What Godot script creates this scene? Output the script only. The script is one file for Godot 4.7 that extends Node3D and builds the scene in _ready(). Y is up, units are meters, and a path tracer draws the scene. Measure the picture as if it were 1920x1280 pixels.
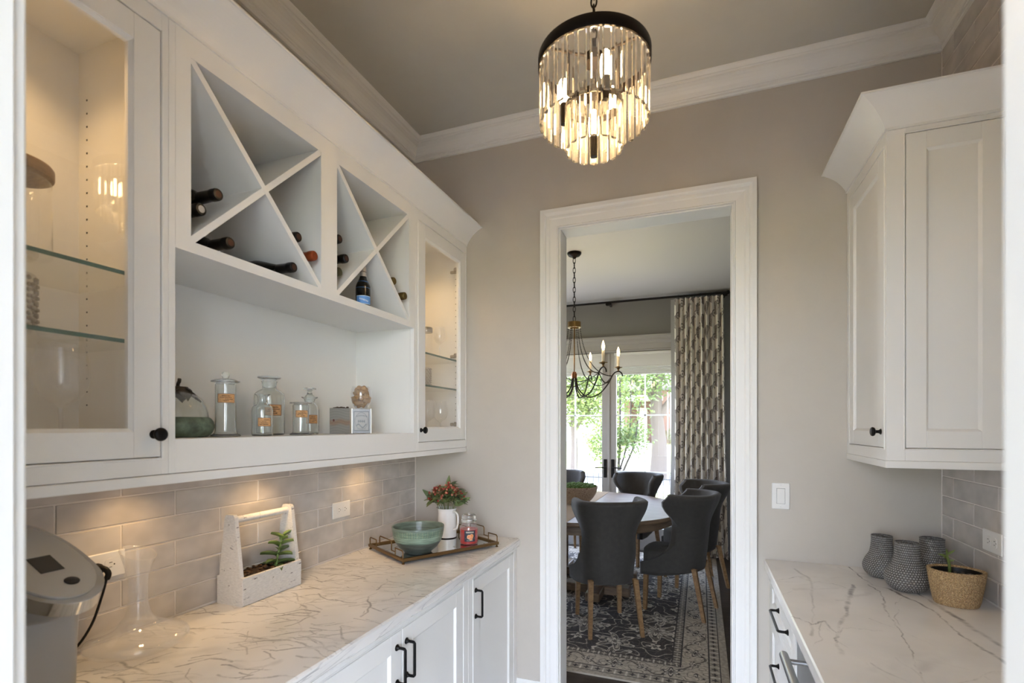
extends Node3D
# Units are metres. Helper V(x, y, d): x to the right along the far wall, y up, d the depth into the room away from the camera (d = -z).

const XF := -1.197      # face of the wall cabinets on the left
const XT := -1.515      # face of the tiles on the left wall
const DF := 2.48        # far wall of the pantry
const CT := 0.917       # top of the countertops
var M := {}
var used := {}
var rng := RandomNumberGenerator.new()


# ---------------------------------------------------------------- geometry
class Geo:
	var v := PackedVector3Array()
	var n := PackedVector3Array()
	var uv := PackedVector2Array()
	var xf := Transform3D()

	func tri(a: Vector3, b: Vector3, c: Vector3, na: Vector3, nb: Vector3, nc: Vector3, ua := Vector2(), ub := Vector2(), uc := Vector2()) -> void:
		var cr := (b - a).cross(c - a)
		if cr.length_squared() < 1e-18:
			return
		if cr.dot(na + nb + nc) * xf.basis.determinant() > 0.0:
			v.append(xf * a); v.append(xf * c); v.append(xf * b)
			n.append((xf.basis * na).normalized()); n.append((xf.basis * nc).normalized()); n.append((xf.basis * nb).normalized())
			uv.append(ua); uv.append(uc); uv.append(ub)
		else:
			v.append(xf * a); v.append(xf * b); v.append(xf * c)
			n.append((xf.basis * na).normalized()); n.append((xf.basis * nb).normalized()); n.append((xf.basis * nc).normalized())
			uv.append(ua); uv.append(ub); uv.append(uc)

	func quad(a: Vector3, b: Vector3, c: Vector3, d: Vector3, nn: Vector3, u0 := Vector2(0, 0), u1 := Vector2(1, 1)) -> void:
		tri(a, b, c, nn, nn, nn, u0, Vector2(u1.x, u0.y), u1)
		tri(a, c, d, nn, nn, nn, u0, u1, Vector2(u0.x, u1.y))

	# a box between two corners, its edges chamfered by bev
	func bx(x0: float, x1: float, y0: float, y1: float, z0: float, z1: float, bev := 0.0) -> void:
		var lo := Vector3(minf(x0, x1), minf(y0, y1), minf(z0, z1))
		var hi := Vector3(maxf(x0, x1), maxf(y0, y1), maxf(z0, z1))
		var sz := hi - lo
		bev = minf(bev, 0.45 * minf(sz.x, minf(sz.y, sz.z)))
		var h := sz * 0.5
		var c := lo + h
		var dirs := [Vector3.RIGHT, Vector3.UP, Vector3.BACK]
		for ax in 3:
			var w: Vector3 = dirs[ax]
			var p: Vector3 = dirs[(ax + 1) % 3]
			var q: Vector3 = dirs[(ax + 2) % 3]
			var hw := h[ax]
			var hp := h[(ax + 1) % 3]
			var hq := h[(ax + 2) % 3]
			for s in [-1.0, 1.0]:
				quad(c + w * hw * s - p * (hp - bev) - q * (hq - bev), c + w * hw * s + p * (hp - bev) - q * (hq - bev), c + w * hw * s + p * (hp - bev) + q * (hq - bev), c + w * hw * s - p * (hp - bev) + q * (hq - bev), w * s)
			if bev > 0.0:
				for s in [-1.0, 1.0]:
					for t in [-1.0, 1.0]:
						var nn: Vector3 = (p * s + q * t).normalized()
						quad(c + p * s * hp + q * t * (hq - bev) - w * (hw - bev), c + p * s * hp + q * t * (hq - bev) + w * (hw - bev), c + p * s * (hp - bev) + q * t * hq + w * (hw - bev), c + p * s * (hp - bev) + q * t * hq - w * (hw - bev), nn)
		if bev > 0.0:
			for i in 8:
				var s := Vector3(1 if i & 1 else -1, 1 if i & 2 else -1, 1 if i & 4 else -1)
				var nn := s.normalized()
				tri(c + s * Vector3(h.x, h.y - bev, h.z - bev), c + s * Vector3(h.x - bev, h.y, h.z - bev), c + s * Vector3(h.x - bev, h.y - bev, h.z), nn, nn, nn)

	# a profile of (radius, height) turned round the y axis; runs bottom, outside, top, inside
	func lathe(prof: Array, seg := 32, at := Vector3.ZERO, crease := 0.75, sx := 1.0, sz := 1.0) -> void:
		var m := prof.size()
		var sn := []
		for i in m - 1:
			var e: Vector2 = prof[i + 1] - prof[i]
			sn.append(Vector2(e.y, -e.x).normalized())
		var len := 0.0
		for i in m - 1:
			var p0: Vector2 = prof[i]
			var p1: Vector2 = prof[i + 1]
			var n0: Vector2 = sn[i]
			var n1: Vector2 = sn[i]
			if i > 0 and (sn[i - 1] as Vector2).dot(sn[i]) > crease:
				n0 = (n0 + sn[i - 1]).normalized()
			if i < m - 2 and (sn[i + 1] as Vector2).dot(sn[i]) > crease:
				n1 = (n1 + sn[i + 1]).normalized()
			var l1 := len + p0.distance_to(p1)
			for k in seg:
				var a0 := TAU * k / seg
				var a1 := TAU * (k + 1) / seg
				var c0 := Vector3(cos(a0) * sx, 0, sin(a0) * sz)
				var c1 := Vector3(cos(a1) * sx, 0, sin(a1) * sz)
				var u0 := float(k) / seg
				var u1 := float(k + 1) / seg
				var A := at + c0 * p0.x + Vector3.UP * p0.y
				var B := at + c1 * p0.x + Vector3.UP * p0.y
				var C := at + c1 * p1.x + Vector3.UP * p1.y
				var D := at + c0 * p1.x + Vector3.UP * p1.y
				var nA := c0 * n0.x + Vector3.UP * n0.y
				var nB := c1 * n0.x + Vector3.UP * n0.y
				var nC := c1 * n1.x + Vector3.UP * n1.y
				var nD := c0 * n1.x + Vector3.UP * n1.y
				tri(A, B, C, nA, nB, nC, Vector2(u0, len), Vector2(u1, len), Vector2(u1, l1))
				tri(A, C, D, nA, nC, nD, Vector2(u0, len), Vector2(u1, l1), Vector2(u0, l1))
			len = l1

	func ball(c: Vector3, r: float, seg := 12, sq := Vector3.ONE) -> void:
		var rings := maxi(3, seg / 2)
		for i in rings:
			var t0 := PI * i / rings
			var t1 := PI * (i + 1) / rings
			for k in seg:
				var a0 := TAU * k / seg
				var a1 := TAU * (k + 1) / seg
				var p := [Vector3(sin(t0) * cos(a0), cos(t0), sin(t0) * sin(a0)), Vector3(sin(t0) * cos(a1), cos(t0), sin(t0) * sin(a1)), Vector3(sin(t1) * cos(a1), cos(t1), sin(t1) * sin(a1)), Vector3(sin(t1) * cos(a0), cos(t1), sin(t1) * sin(a0))]
				var q := []
				for e in p:
					q.append(c + e * sq * r)
				tri(q[0], q[1], q[2], p[0], p[1], p[2])
				tri(q[0], q[2], q[3], p[0], p[2], p[3])

	# a round bar along a path; r is one radius or one per point
	func tube(path: Array, r, seg := 8, closed := false) -> void:
		var m := path.size()
		var rings := []
		var nrm := []
		var up := Vector3.ZERO
		for i in m:
			var t: Vector3
			if closed:
				t = (path[(i + 1) % m] - path[(i + m - 1) % m]).normalized()
			else:
				t = (path[mini(i + 1, m - 1)] - path[maxi(i - 1, 0)]).normalized()
			if up == Vector3.ZERO:
				up = Vector3.UP if absf(t.y) < 0.9 else Vector3.RIGHT
			var s := t.cross(up).normalized()
			up = s.cross(t).normalized()
			var rr: float = r[i] if r is Array else r
			var ring := []
			var nn := []
			for k in seg:
				var a := TAU * k / seg
				var o := s * cos(a) + up * sin(a)
				ring.append(path[i] + o * rr)
				nn.append(o)
			rings.append(ring)
			nrm.append(nn)
		for i in (m if closed else m - 1):
			var j := (i + 1) % m
			for k in seg:
				var l := (k + 1) % seg
				tri(rings[i][k], rings[i][l], rings[j][l], nrm[i][k], nrm[i][l], nrm[j][l])
				tri(rings[i][k], rings[j][l], rings[j][k], nrm[i][k], nrm[j][l], nrm[j][k])
		if not closed:
			for e in [0, m - 1]:
				var t: Vector3 = (path[0] - path[1] if e == 0 else path[m - 1] - path[m - 2]).normalized()
				for k in range(1, seg - 1):
					tri(rings[e][0], rings[e][k], rings[e][k + 1], t, t, t)

	# a flat outline in the local xy plane, pushed from z0 to z1
	func prism(poly: PackedVector2Array, z0: float, z1: float, smooth := false) -> void:
		var idx := Geometry2D.triangulate_polygon(poly)
		for i in range(0, idx.size(), 3):
			for e in [[z0, -1.0], [z1, 1.0]]:
				var nn := Vector3(0, 0, e[1] * signf(z1 - z0))
				tri(Vector3(poly[idx[i]].x, poly[idx[i]].y, e[0]), Vector3(poly[idx[i + 1]].x, poly[idx[i + 1]].y, e[0]), Vector3(poly[idx[i + 2]].x, poly[idx[i + 2]].y, e[0]), nn, nn, nn, poly[idx[i]], poly[idx[i + 1]], poly[idx[i + 2]])
		var m := poly.size()
		var cw := Geometry2D.is_polygon_clockwise(poly)
		var en := []
		for i in m:
			var e := poly[(i + 1) % m] - poly[i]
			var o := Vector2(e.y, -e.x).normalized()
			en.append(-o if cw else o)
		for i in m:
			var j := (i + 1) % m
			var a: Vector2 = en[i]
			var b: Vector2 = en[i]
			if smooth:
				a = ((en[(i + m - 1) % m] as Vector2) + a).normalized()
				b = (b + (en[j] as Vector2)).normalized()
			var na := Vector3(a.x, a.y, 0)
			var nb := Vector3(b.x, b.y, 0)
			tri(Vector3(poly[i].x, poly[i].y, z0), Vector3(poly[j].x, poly[j].y, z0), Vector3(poly[j].x, poly[j].y, z1), na, nb, nb)
			tri(Vector3(poly[i].x, poly[i].y, z0), Vector3(poly[j].x, poly[j].y, z1), Vector3(poly[i].x, poly[i].y, z1), na, nb, na)

	# a smooth surface through rows of points; out says which way is outside
	func grid(rows: Array, out := 1.0, close_u := false, close_v := false, usz := 1.0, vsz := 1.0) -> void:
		var m := rows.size()
		var k := (rows[0] as Array).size()
		var nr := []
		for i in m:
			var a := []
			for j in k:
				var du: Vector3 = rows[(i + 1) % m if close_u else mini(i + 1, m - 1)][j] - rows[(i + m - 1) % m if close_u else maxi(i - 1, 0)][j]
				var dv: Vector3 = rows[i][(j + 1) % k if close_v else mini(j + 1, k - 1)] - rows[i][(j + k - 1) % k if close_v else maxi(j - 1, 0)]
				a.append(du.cross(dv).normalized() * out)
			nr.append(a)
		for i in (m if close_u else m - 1):
			for j in (k if close_v else k - 1):
				var i1 := (i + 1) % m
				var j1 := (j + 1) % k
				var t := [Vector2(usz * i / (m - 1), vsz * j / (k - 1)), Vector2(usz * (i + 1) / (m - 1), vsz * j / (k - 1)), Vector2(usz * (i + 1) / (m - 1), vsz * (j + 1) / (k - 1)), Vector2(usz * i / (m - 1), vsz * (j + 1) / (k - 1))]
				tri(rows[i][j], rows[i1][j], rows[i1][j1], nr[i][j], nr[i1][j], nr[i1][j1], t[0], t[1], t[2])
				tri(rows[i][j], rows[i1][j1], rows[i][j1], nr[i][j], nr[i1][j1], nr[i][j1], t[0], t[2], t[3])

	# a leaf-shaped blade with a fold and a bend, from base along dir
	func leaf(at: Vector3, dir: Vector3, side: Vector3, length: float, width: float, bend := 0.2, steps := 5, thick := 0.0) -> void:
		dir = dir.normalized()
		var up := side.cross(dir).normalized()
		side = dir.cross(up).normalized()
		var rows := []
		for i in steps + 1:
			var t := float(i) / steps
			var w := width * 0.5 * pow(sin(PI * pow(clampf(t, 0.02, 0.985), 0.8)), 0.8)
			var c := at + dir * length * t - up * bend * length * t * t
			rows.append([c - side * w + up * w * 0.25, c - up * thick, c + side * w + up * w * 0.25])
		grid(rows, -1.0)
		if thick > 0.0:
			var low := []
			for r in rows:
				low.append([r[0], r[1] - up * thick * 2.0, r[2]])
			grid(low, 1.0)

	func add(g: Geo, t: Transform3D) -> void:
		for i in g.v.size():
			v.append(xf * (t * g.v[i]))
			n.append((xf.basis * (t.basis * g.n[i])).normalized())
		uv.append_array(g.uv)

	func mesh() -> ArrayMesh:
		var a := []
		a.resize(Mesh.ARRAY_MAX)
		a[Mesh.ARRAY_VERTEX] = v
		a[Mesh.ARRAY_NORMAL] = n
		a[Mesh.ARRAY_TEX_UV] = uv
		var m := ArrayMesh.new()
		m.add_surface_from_arrays(Mesh.PRIMITIVE_TRIANGLES, a)
		return m


func V(x: float, y: float, d: float) -> Vector3:
	return Vector3(x, y, -d)


# box in room terms
func rb(g: Geo, x0: float, x1: float, y0: float, y1: float, d0: float, d1: float, bev := 0.0) -> void:
	g.bx(x0, x1, y0, y1, -d0, -d1, bev)


func P2(a: Array) -> Array:          # flat list of numbers to points
	var o := []
	for i in range(0, a.size(), 2):
		o.append(Vector2(a[i], a[i + 1]))
	return o


func curve(pts: Array, per := 5) -> Array:   # a smooth line through points
	var o := []
	var m := pts.size()
	for i in m - 1:
		var p0 = pts[maxi(i - 1, 0)]
		var p3 = pts[mini(i + 2, m - 1)]
		for k in per:
			var t := float(k) / per
			o.append(pts[i].cubic_interpolate(pts[i + 1], p0, p3, t))
	o.append(pts[m - 1])
	return o


# ---------------------------------------------------------------- scene tree
func numbered(called: String) -> String:
	var k: int = used.get(called, -1) + 1
	used[called] = k
	return called if k == 0 else "%s_%03d" % [called, k]


func thing(called: String, label: String, category: String, at := Vector3.ZERO, turn := 0.0, group := "") -> Node3D:
	var o := Node3D.new()
	o.name = numbered(called)
	add_child(o)
	o.position = at
	o.rotation.y = turn
	return tag(o, label, category, group)


func tag(o: Node3D, label: String, category: String, group := "") -> Node3D:
	o.set_meta("label", label)
	o.set_meta("category", category)
	if group:
		o.set_meta("group", group)
	return o


func obj(called: String, g, m: Material, parent: Node = self, at := Vector3.ZERO, turn := 0.0) -> MeshInstance3D:
	var o := MeshInstance3D.new()
	o.name = numbered(called) if parent == self else called
	o.mesh = g.mesh() if g is Geo else g
	o.material_override = m
	parent.add_child(o, true)
	o.position = at
	o.rotation.y = turn
	return o


# geometry given in room coordinates, put under a parent that is only moved, never turned
func objw(called: String, g, m: Material, parent: Node = self) -> MeshInstance3D:
	var o := obj(called, g, m, parent)
	if parent is Node3D and parent != self:
		o.position = -(parent as Node3D).global_position
	return o


func setting(called: String, g, m: Material, label := "") -> MeshInstance3D:
	var o := obj(called, g, m)
	o.set_meta("kind", "structure")
	if label:
		o.set_meta("label", label)
	return o


func copy_of(o: Node3D, called: String, label: String, at: Vector3, turn := 0.0) -> Node3D:
	var c: Node3D = o.duplicate()
	c.name = numbered(called)
	add_child(c)
	c.position = at
	c.rotation.y = turn
	c.set_meta("label", label)
	return c


# ---------------------------------------------------------------- materials
func mat(col: Color, rough := 0.5, metal := 0.0) -> StandardMaterial3D:
	var m := StandardMaterial3D.new()
	m.albedo_color = col
	m.roughness = rough
	m.metallic = metal
	return m


func rgb8(r: int, g: int, b: int) -> Color:
	return Color8(r, g, b)


func noise(seed_: int, freq: float, oct := 3, kind := FastNoiseLite.TYPE_SIMPLEX_SMOOTH) -> FastNoiseLite:
	var f := FastNoiseLite.new()
	f.noise_type = kind
	f.seed = seed_
	f.frequency = freq
	f.fractal_octaves = oct
	f.fractal_type = FastNoiseLite.FRACTAL_FBM if oct > 1 else FastNoiseLite.FRACTAL_NONE
	return f


func paint(w: int, h: int, f: Callable) -> ImageTexture:     # f(u, v) gives an sRGB colour
	var b := PackedByteArray()
	b.resize(w * h * 3)
	var i := 0
	for y in h:
		for x in w:
			var c: Color = f.call((x + 0.5) / w, (y + 0.5) / h)
			b[i] = int(clampf(c.r, 0, 1) * 255.0)
			b[i + 1] = int(clampf(c.g, 0, 1) * 255.0)
			b[i + 2] = int(clampf(c.b, 0, 1) * 255.0)
			i += 3
	return ImageTexture.create_from_image(Image.create_from_data(w, h, false, Image.FORMAT_RGB8, b))


func triplanar(m: StandardMaterial3D, scale: Vector3, world := true) -> StandardMaterial3D:
	m.uv1_triplanar = true
	m.uv1_world_triplanar = world
	m.uv1_scale = scale
	return m


func noise_tex(seed_: int, freq: float, lo: Color, hi: Color, size := 256, oct := 4) -> NoiseTexture2D:
	var t := NoiseTexture2D.new()
	t.width = size
	t.height = size
	t.seamless = true
	t.noise = noise(seed_, freq, oct)
	var r := Gradient.new()
	r.set_color(0, lo)
	r.set_color(1, hi)
	t.color_ramp = r
	return t


func glass(tint := Color(1, 1, 1), ior := 0.05) -> StandardMaterial3D:      # solid glass
	var m := mat(Color(tint.r, tint.g, tint.b, 0.0), 0.0)
	m.refraction_enabled = true
	m.refraction_scale = ior
	return m


func pane_glass(alpha := 0.03, tint := Color(1, 1, 1)) -> StandardMaterial3D:    # a thin sheet
	var m := mat(Color(tint.r, tint.g, tint.b, alpha), 0.0)
	m.transparency = BaseMaterial3D.TRANSPARENCY_ALPHA
	return m


# soft round brush strokes into a field of darkness
func stroke(f: PackedFloat32Array, w: int, h: int, px: Array, width: float, dark: float, r: RandomNumberGenerator, rag: float) -> void:
	var wid := width
	var dk := dark
	for i in px.size() - 1:
		var a: Vector2 = px[i]
		var b: Vector2 = px[i + 1]
		var n := maxi(1, int(a.distance_to(b) / 0.8))
		for k in n:
			var p := a.lerp(b, float(k) / n)
			wid = clampf(wid + r.randf_range(-0.12, 0.12) * width, width * 0.45, width * 1.7)
			dk = clampf(dk + r.randf_range(-0.14, 0.14) * dark, dark * 0.12, dark * 1.15)
			p += Vector2(r.randf_range(-rag, rag), r.randf_range(-rag, rag))
			var m := int(ceil(wid)) + 1
			for y in range(maxi(0, int(p.y) - m), mini(h, int(p.y) + m + 1)):
				for x in range(maxi(0, int(p.x) - m), mini(w, int(p.x) + m + 1)):
					var d := Vector2(x + 0.5, y + 0.5).distance_to(p)
					var v := dk * clampf(1.25 - d / wid, 0.0, 1.0)
					if v > f[y * w + x]:
						f[y * w + x] = v


func wander(r: RandomNumberGenerator, p: Vector2, heading: float, length: float, wob: float, to_px: Callable) -> Array:
	var out := [to_px.call(p)]
	var hd := heading
	var done := 0.0
	while done < length:
		var st := r.randf_range(0.012, 0.03)
		hd = lerpf(hd, heading, 0.35) + r.randf_range(-wob, wob)
		p += Vector2(cos(hd), sin(hd)) * st
		done += st
		out.append(to_px.call(p))
	return out


# a slab of marble painted in metres: x to the right, d into the room
func marble(seed_: int, left: bool) -> ImageTexture:
	var w := 640
	var h := 1536
	var to_px := func(p: Vector2) -> Vector2:
		var u := p.x * 1.25 + (2.0 if left else -0.2)
		var v := -p.y * 0.4545 + 1.13
		return Vector2(u * w, v * h)
	var r := RandomNumberGenerator.new()
	r.seed = seed_
	var f := PackedFloat32Array()
	f.resize(w * h)
	if left:
		for k in 70:       # broad faint smudges
			stroke(f, w, h, wander(r, Vector2(r.randf_range(-1.62, -0.85), r.randf_range(0.3, 2.5)), r.randf_range(0.1, 0.6), r.randf_range(0.05, 0.3), 0.5, to_px), r.randf_range(4.0, 9.0), r.randf_range(0.05, 0.12), r, 2.0)
		for k in 620:
			var hd := r.randf_range(-0.05, 0.75) if r.randf() < 0.8 else r.randf_range(-1.2, 1.8)
			stroke(f, w, h, wander(r, Vector2(r.randf_range(-1.62, -0.85), r.randf_range(0.3, 2.5)), hd, r.randf_range(0.02, 0.16), 0.55, to_px), r.randf_range(1.0, 2.2), r.randf_range(0.16, 0.48), r, 0.6)
	else:
		var main := [[0.576, 2.465, 0.584, 2.337, 0.593, 2.214, 0.637, 2.182, 0.653, 2.124, 0.678, 2.049, 0.695, 1.964, 0.694, 1.894, 0.686, 1.803, 0.691, 1.725, 0.701, 1.667, 0.716, 1.55, 0.73, 1.3], [0.582, 2.21, 0.596, 2.139, 0.584, 2.047, 0.561, 1.974, 0.545, 1.838, 0.533, 1.721, 0.518, 1.618, 0.505, 1.546, 0.484, 1.436],
			[0.532, 2.191, 0.473, 2.005, 0.424, 1.833, 0.373, 1.697, 0.352, 1.619, 0.339, 1.512], [0.258, 1.771, 0.294, 1.73, 0.311, 1.711, 0.348, 1.75, 0.363, 1.669, 0.398, 1.718, 0.453, 1.721, 0.49, 1.729], [0.708, 2.181, 0.722, 2.115, 0.724, 2.035, 0.737, 1.937, 0.743, 1.873, 0.744, 1.813, 0.758, 1.70],
			[0.258, 2.139, 0.352, 2.227, 0.397, 2.181, 0.46, 2.184, 0.495, 2.138], [0.359, 2.346, 0.394, 2.222, 0.357, 1.961, 0.321, 1.754, 0.291, 1.619]]
		var looks := [[2.6, 0.6], [1.7, 0.5], [3.4, 0.42], [1.5, 0.4], [4.2, 0.5], [1.5, 0.34], [2.6, 0.2]]
		for k in main.size():
			var pts := P2(main[k])
			var fine := []
			for i in pts.size() - 1:
				for t in 5:
					fine.append(to_px.call((pts[i] as Vector2).lerp(pts[i + 1], t / 5.0) + Vector2(r.randf_range(-0.004, 0.004), r.randf_range(-0.006, 0.006))))
			fine.append(to_px.call(pts[-1]))
			stroke(f, w, h, fine, looks[k][0], looks[k][1], r, 1.0 if k != 2 else 2.2)
		for k in 46:
			var hd := -PI / 2 + r.randf_range(-0.5, 0.5) if r.randf() < 0.6 else r.randf_range(-0.4, 0.5)
			stroke(f, w, h, wander(r, Vector2(r.randf_range(0.25, 0.9), r.randf_range(0.5, 2.5)), hd, r.randf_range(0.08, 0.5), 0.4, to_px), r.randf_range(0.9, 1.7), r.randf_range(0.08, 0.3), r, 0.6)
		for k in 26:
			stroke(f, w, h, wander(r, Vector2(r.randf_range(0.25, 0.9), r.randf_range(0.5, 2.5)), r.randf_range(0.2, 1.0), r.randf_range(0.05, 0.25), 0.4, to_px), r.randf_range(4.0, 10.0), r.randf_range(0.03, 0.09), r, 2.0)
	var cloud := noise(seed_ + 5, 1.6, 4)
	var base := Color(0.945, 0.94, 0.93)
	var dark := Color(0.34, 0.335, 0.345)
	return paint(w, h, func(uu: float, vv: float) -> Color:
		var c := base * (1.0 - 0.05 * clampf(cloud.get_noise_2d(uu * 1.6, vv * 4.4) + 0.3, 0.0, 1.0))
		return c.lerp(dark, clampf(f[int(vv * h) * w + int(uu * w)], 0.0, 0.85)))


func flower(du: float, dv: float, petals: int, ph := 0.0) -> float:   # 0 in the heart, 1 at the petals' edge
	var r := sqrt(du * du + dv * dv)
	var a := atan2(dv, du) + ph
	return r / (0.72 + 0.28 * cos(a * petals))


func rug_texture() -> ImageTexture:
	var wx := noise(41, 6.0, 3)
	var wy := noise(42, 6.0, 3)
	var vines := noise(43, 7.5, 1)
	var wear := noise(44, 30.0, 3)
	var dark := Color(0.30, 0.285, 0.275)
	var mid := Color(0.46, 0.43, 0.40)
	var cream := Color(0.78, 0.74, 0.67)
	var light := Color(0.85, 0.82, 0.76)
	var sx := 2.54
	var sy := 3.1
	return paint(900, 1100, func(u: float, v: float) -> Color:
		var x := u * sx
		var y := v * sy
		var e := minf(minf(x, sx - x), minf(y, sy - y))
		var along := y if minf(x, sx - x) < minf(y, sy - y) else x
		var c := dark
		if e < 0.045:
			c = cream * 0.92
		elif e < 0.052 or (e > 0.108 and e < 0.115) or (e > 0.275 and e < 0.281) or (e > 0.327 and e < 0.335):
			c = dark
		elif e < 0.108 or (e > 0.281 and e < 0.327):
			var mid_e := 0.08 if e < 0.108 else 0.304
			var t := fposmod(along, 0.07) - 0.035
			c = mid if e > 0.2 else cream * 0.86
			if flower(t, e - mid_e, 4) < 0.019:
				c = cream if e > 0.2 else dark
			elif absf(fposmod(along + 0.035, 0.07) - 0.035) < 0.006:
				c = light
		elif e < 0.275:
			var cell := floorf(along / 0.34)
			var t := fposmod(along, 0.34) - 0.17
			var w := e - 0.195 + 0.018 * sin(along * TAU / 0.34)
			c = cream
			var fl := flower(t, w, 6, 0.5)
			var fl2 := flower(absf(t) - 0.17, w, 5, 1.1)
			if fl < 0.062:
				c = dark if fl > 0.047 else (light if fl > 0.03 else (mid if fl > 0.014 else dark))
			elif fl2 < 0.042:
				c = mid if fl2 > 0.03 else (light if fl2 > 0.014 else dark)
			elif absf(w - 0.045 * sin(t * 21.0)) < 0.008 or absf(vines.get_noise_2d(x * 1.7, y * 1.7)) < 0.07:
				c = mid
		else:
			var px := x + wx.get_noise_2d(x, y) * 0.02
			var py := y + wy.get_noise_2d(x, y) * 0.02
			var vn := absf(vines.get_noise_2d(px, py))
			if vn < 0.12:
				c = cream if vn < 0.085 else mid
			if absf(vines.get_noise_2d(px * 1.6 + 9.0, py * 1.6)) < 0.07:
				c = mid
			for k in 3:
				var sp: float = [0.52, 0.52, 0.26][k]
				var ox: float = [0.0, 0.26, 0.13][k]
				var iy := floorf((py + ox) / sp)
				var cx := fposmod(px + ox + iy * sp * 0.5, sp) - sp * 0.5
				var cy := fposmod(py + ox, sp) - sp * 0.5
				var big: float = [0.19, 0.145, 0.055][k]
				var fl := flower(cx, cy, [8, 6, 5][k], 0.3 * k)
				if fl < big:
					var f := fl / big
					if k == 2:
						c = light if f > 0.45 else mid
					else:
						c = light if f > 0.86 else (mid if f > 0.74 else (cream if f > 0.5 else (dark if f > 0.4 else (light if f > 0.22 else mid))))
						if f > 0.5 and f < 0.74 and absf(fposmod(atan2(cy, cx) * 8.0 / TAU + 0.5, 1.0) - 0.5) < 0.16:
							c = mid
		return c * (0.94 + 0.16 * wear.get_noise_2d(x, y)))


func curtain_texture() -> ImageTexture:
	var wv := noise(61, 60.0, 2)
	var cream := Color(0.92, 0.895, 0.85)
	var ink := Color(0.47, 0.44, 0.42)
	return paint(512, 512, func(u: float, v: float) -> Color:
		# two drops of teardrop medallions and small curls in one repeat
		var c := cream
		for k in 2:
			var x := fposmod(u + 0.5 * k, 1.0) - 0.5
			var y := fposmod(v * 2.0 + 0.5 * k, 1.0) - 0.5
			var yy := y / 0.30
			var w := 0.15 * sqrt(maxf(0.0, 1.0 - yy * yy)) * (1.0 - 0.42 * yy)
			var bent := x - 0.10 * yy * yy
			if absf(yy) < 1.0 and absf(bent) < w:
				var f := absf(bent) / maxf(w, 0.001)
				c = ink
				if f > 0.62 and f < 0.76 and sin(yy * 34.0) > -0.2:
					c = cream
				elif f < 0.22 and sin(yy * 26.0) > 0.35:
					c = cream.lerp(ink, 0.3)
			var cx := x - 0.27
			var cy := y + 0.30
			var r := sqrt(cx * cx + cy * cy * 0.3)
			if r < 0.085 and (r > 0.055 or r < 0.025):
				c = ink.lerp(cream, 0.12)
			if absf(cx - 0.06 * sin(cy * 9.0)) < 0.012 and cy > 0.0 and cy < 0.32:
				c = ink.lerp(cream, 0.3)
		return c * (0.97 + 0.06 * wv.get_noise_2d(u, v)))


func wood_texture(seed_: int, a: Color, b: Color) -> ImageTexture:
	var n1 := noise(seed_, 3.0, 3)
	var n2 := noise(seed_ + 1, 40.0, 2)
	return paint(512, 512, func(u: float, v: float) -> Color:
		var t := n1.get_noise_2d(u * 1.2, v * 9.0) * 0.9 + 0.5 + n2.get_noise_2d(u * 0.25, v * 3.0) * 0.45
		return a.lerp(b, clampf(t, 0.0, 1.0)))


func chipped_paint_texture() -> ImageTexture:
	var n1 := noise(71, 5.0, 4)
	var n2 := noise(72, 26.0, 3)
	var n3 := noise(73, 2.0, 2)
	return paint(512, 512, func(u: float, v: float) -> Color:
		var c := Color(0.90, 0.895, 0.885)
		var g := n2.get_noise_2d(u * 0.45, v * 2.2)
		if n1.get_noise_2d(u * 0.7, v * 1.6) + g * 0.7 > 0.80:
			c = Color(0.33, 0.27, 0.26)
		elif n1.get_noise_2d(u * 0.7, v * 1.6) + g * 0.5 > 0.60:
			c = c.lerp(Color(0.62, 0.62, 0.66), 0.6)
		return c * (0.97 + 0.05 * n3.get_noise_2d(u * 5.0, v * 20.0)))


func paper_label_texture(seed_: int) -> ImageTexture:      # tan label with a border and lines of small handwriting
	var nz := noise(seed_, 30.0, 2)
	var dirt := noise(seed_ + 5, 4.0, 3)
	return paint(128, 80, func(u: float, v: float) -> Color:
		var c := Color(0.80, 0.62, 0.43) * (1.0 + 0.1 * dirt.get_noise_2d(u, v))
		var e := minf(minf(u, 1.0 - u) * 1.6, minf(v, 1.0 - v))
		if e < 0.05:
			c = Color(0.52, 0.36, 0.24)
		elif e > 0.12:
			for k in 4:
				var ly := 0.24 + 0.18 * k
				var a := 0.14 + 0.09 * ((k * 7 + seed_) % 4)
				var b := 0.62 + 0.08 * ((k * 5 + seed_) % 4)
				if absf(v - ly - 0.03 * nz.get_noise_2d(u * 2.0, k)) < 0.036 and u > a and u < b and nz.get_noise_2d(u * 3.0, k * 3.0 + 1.0) > -0.22:
					c = Color(0.28, 0.2, 0.15)
		return c)


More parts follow.
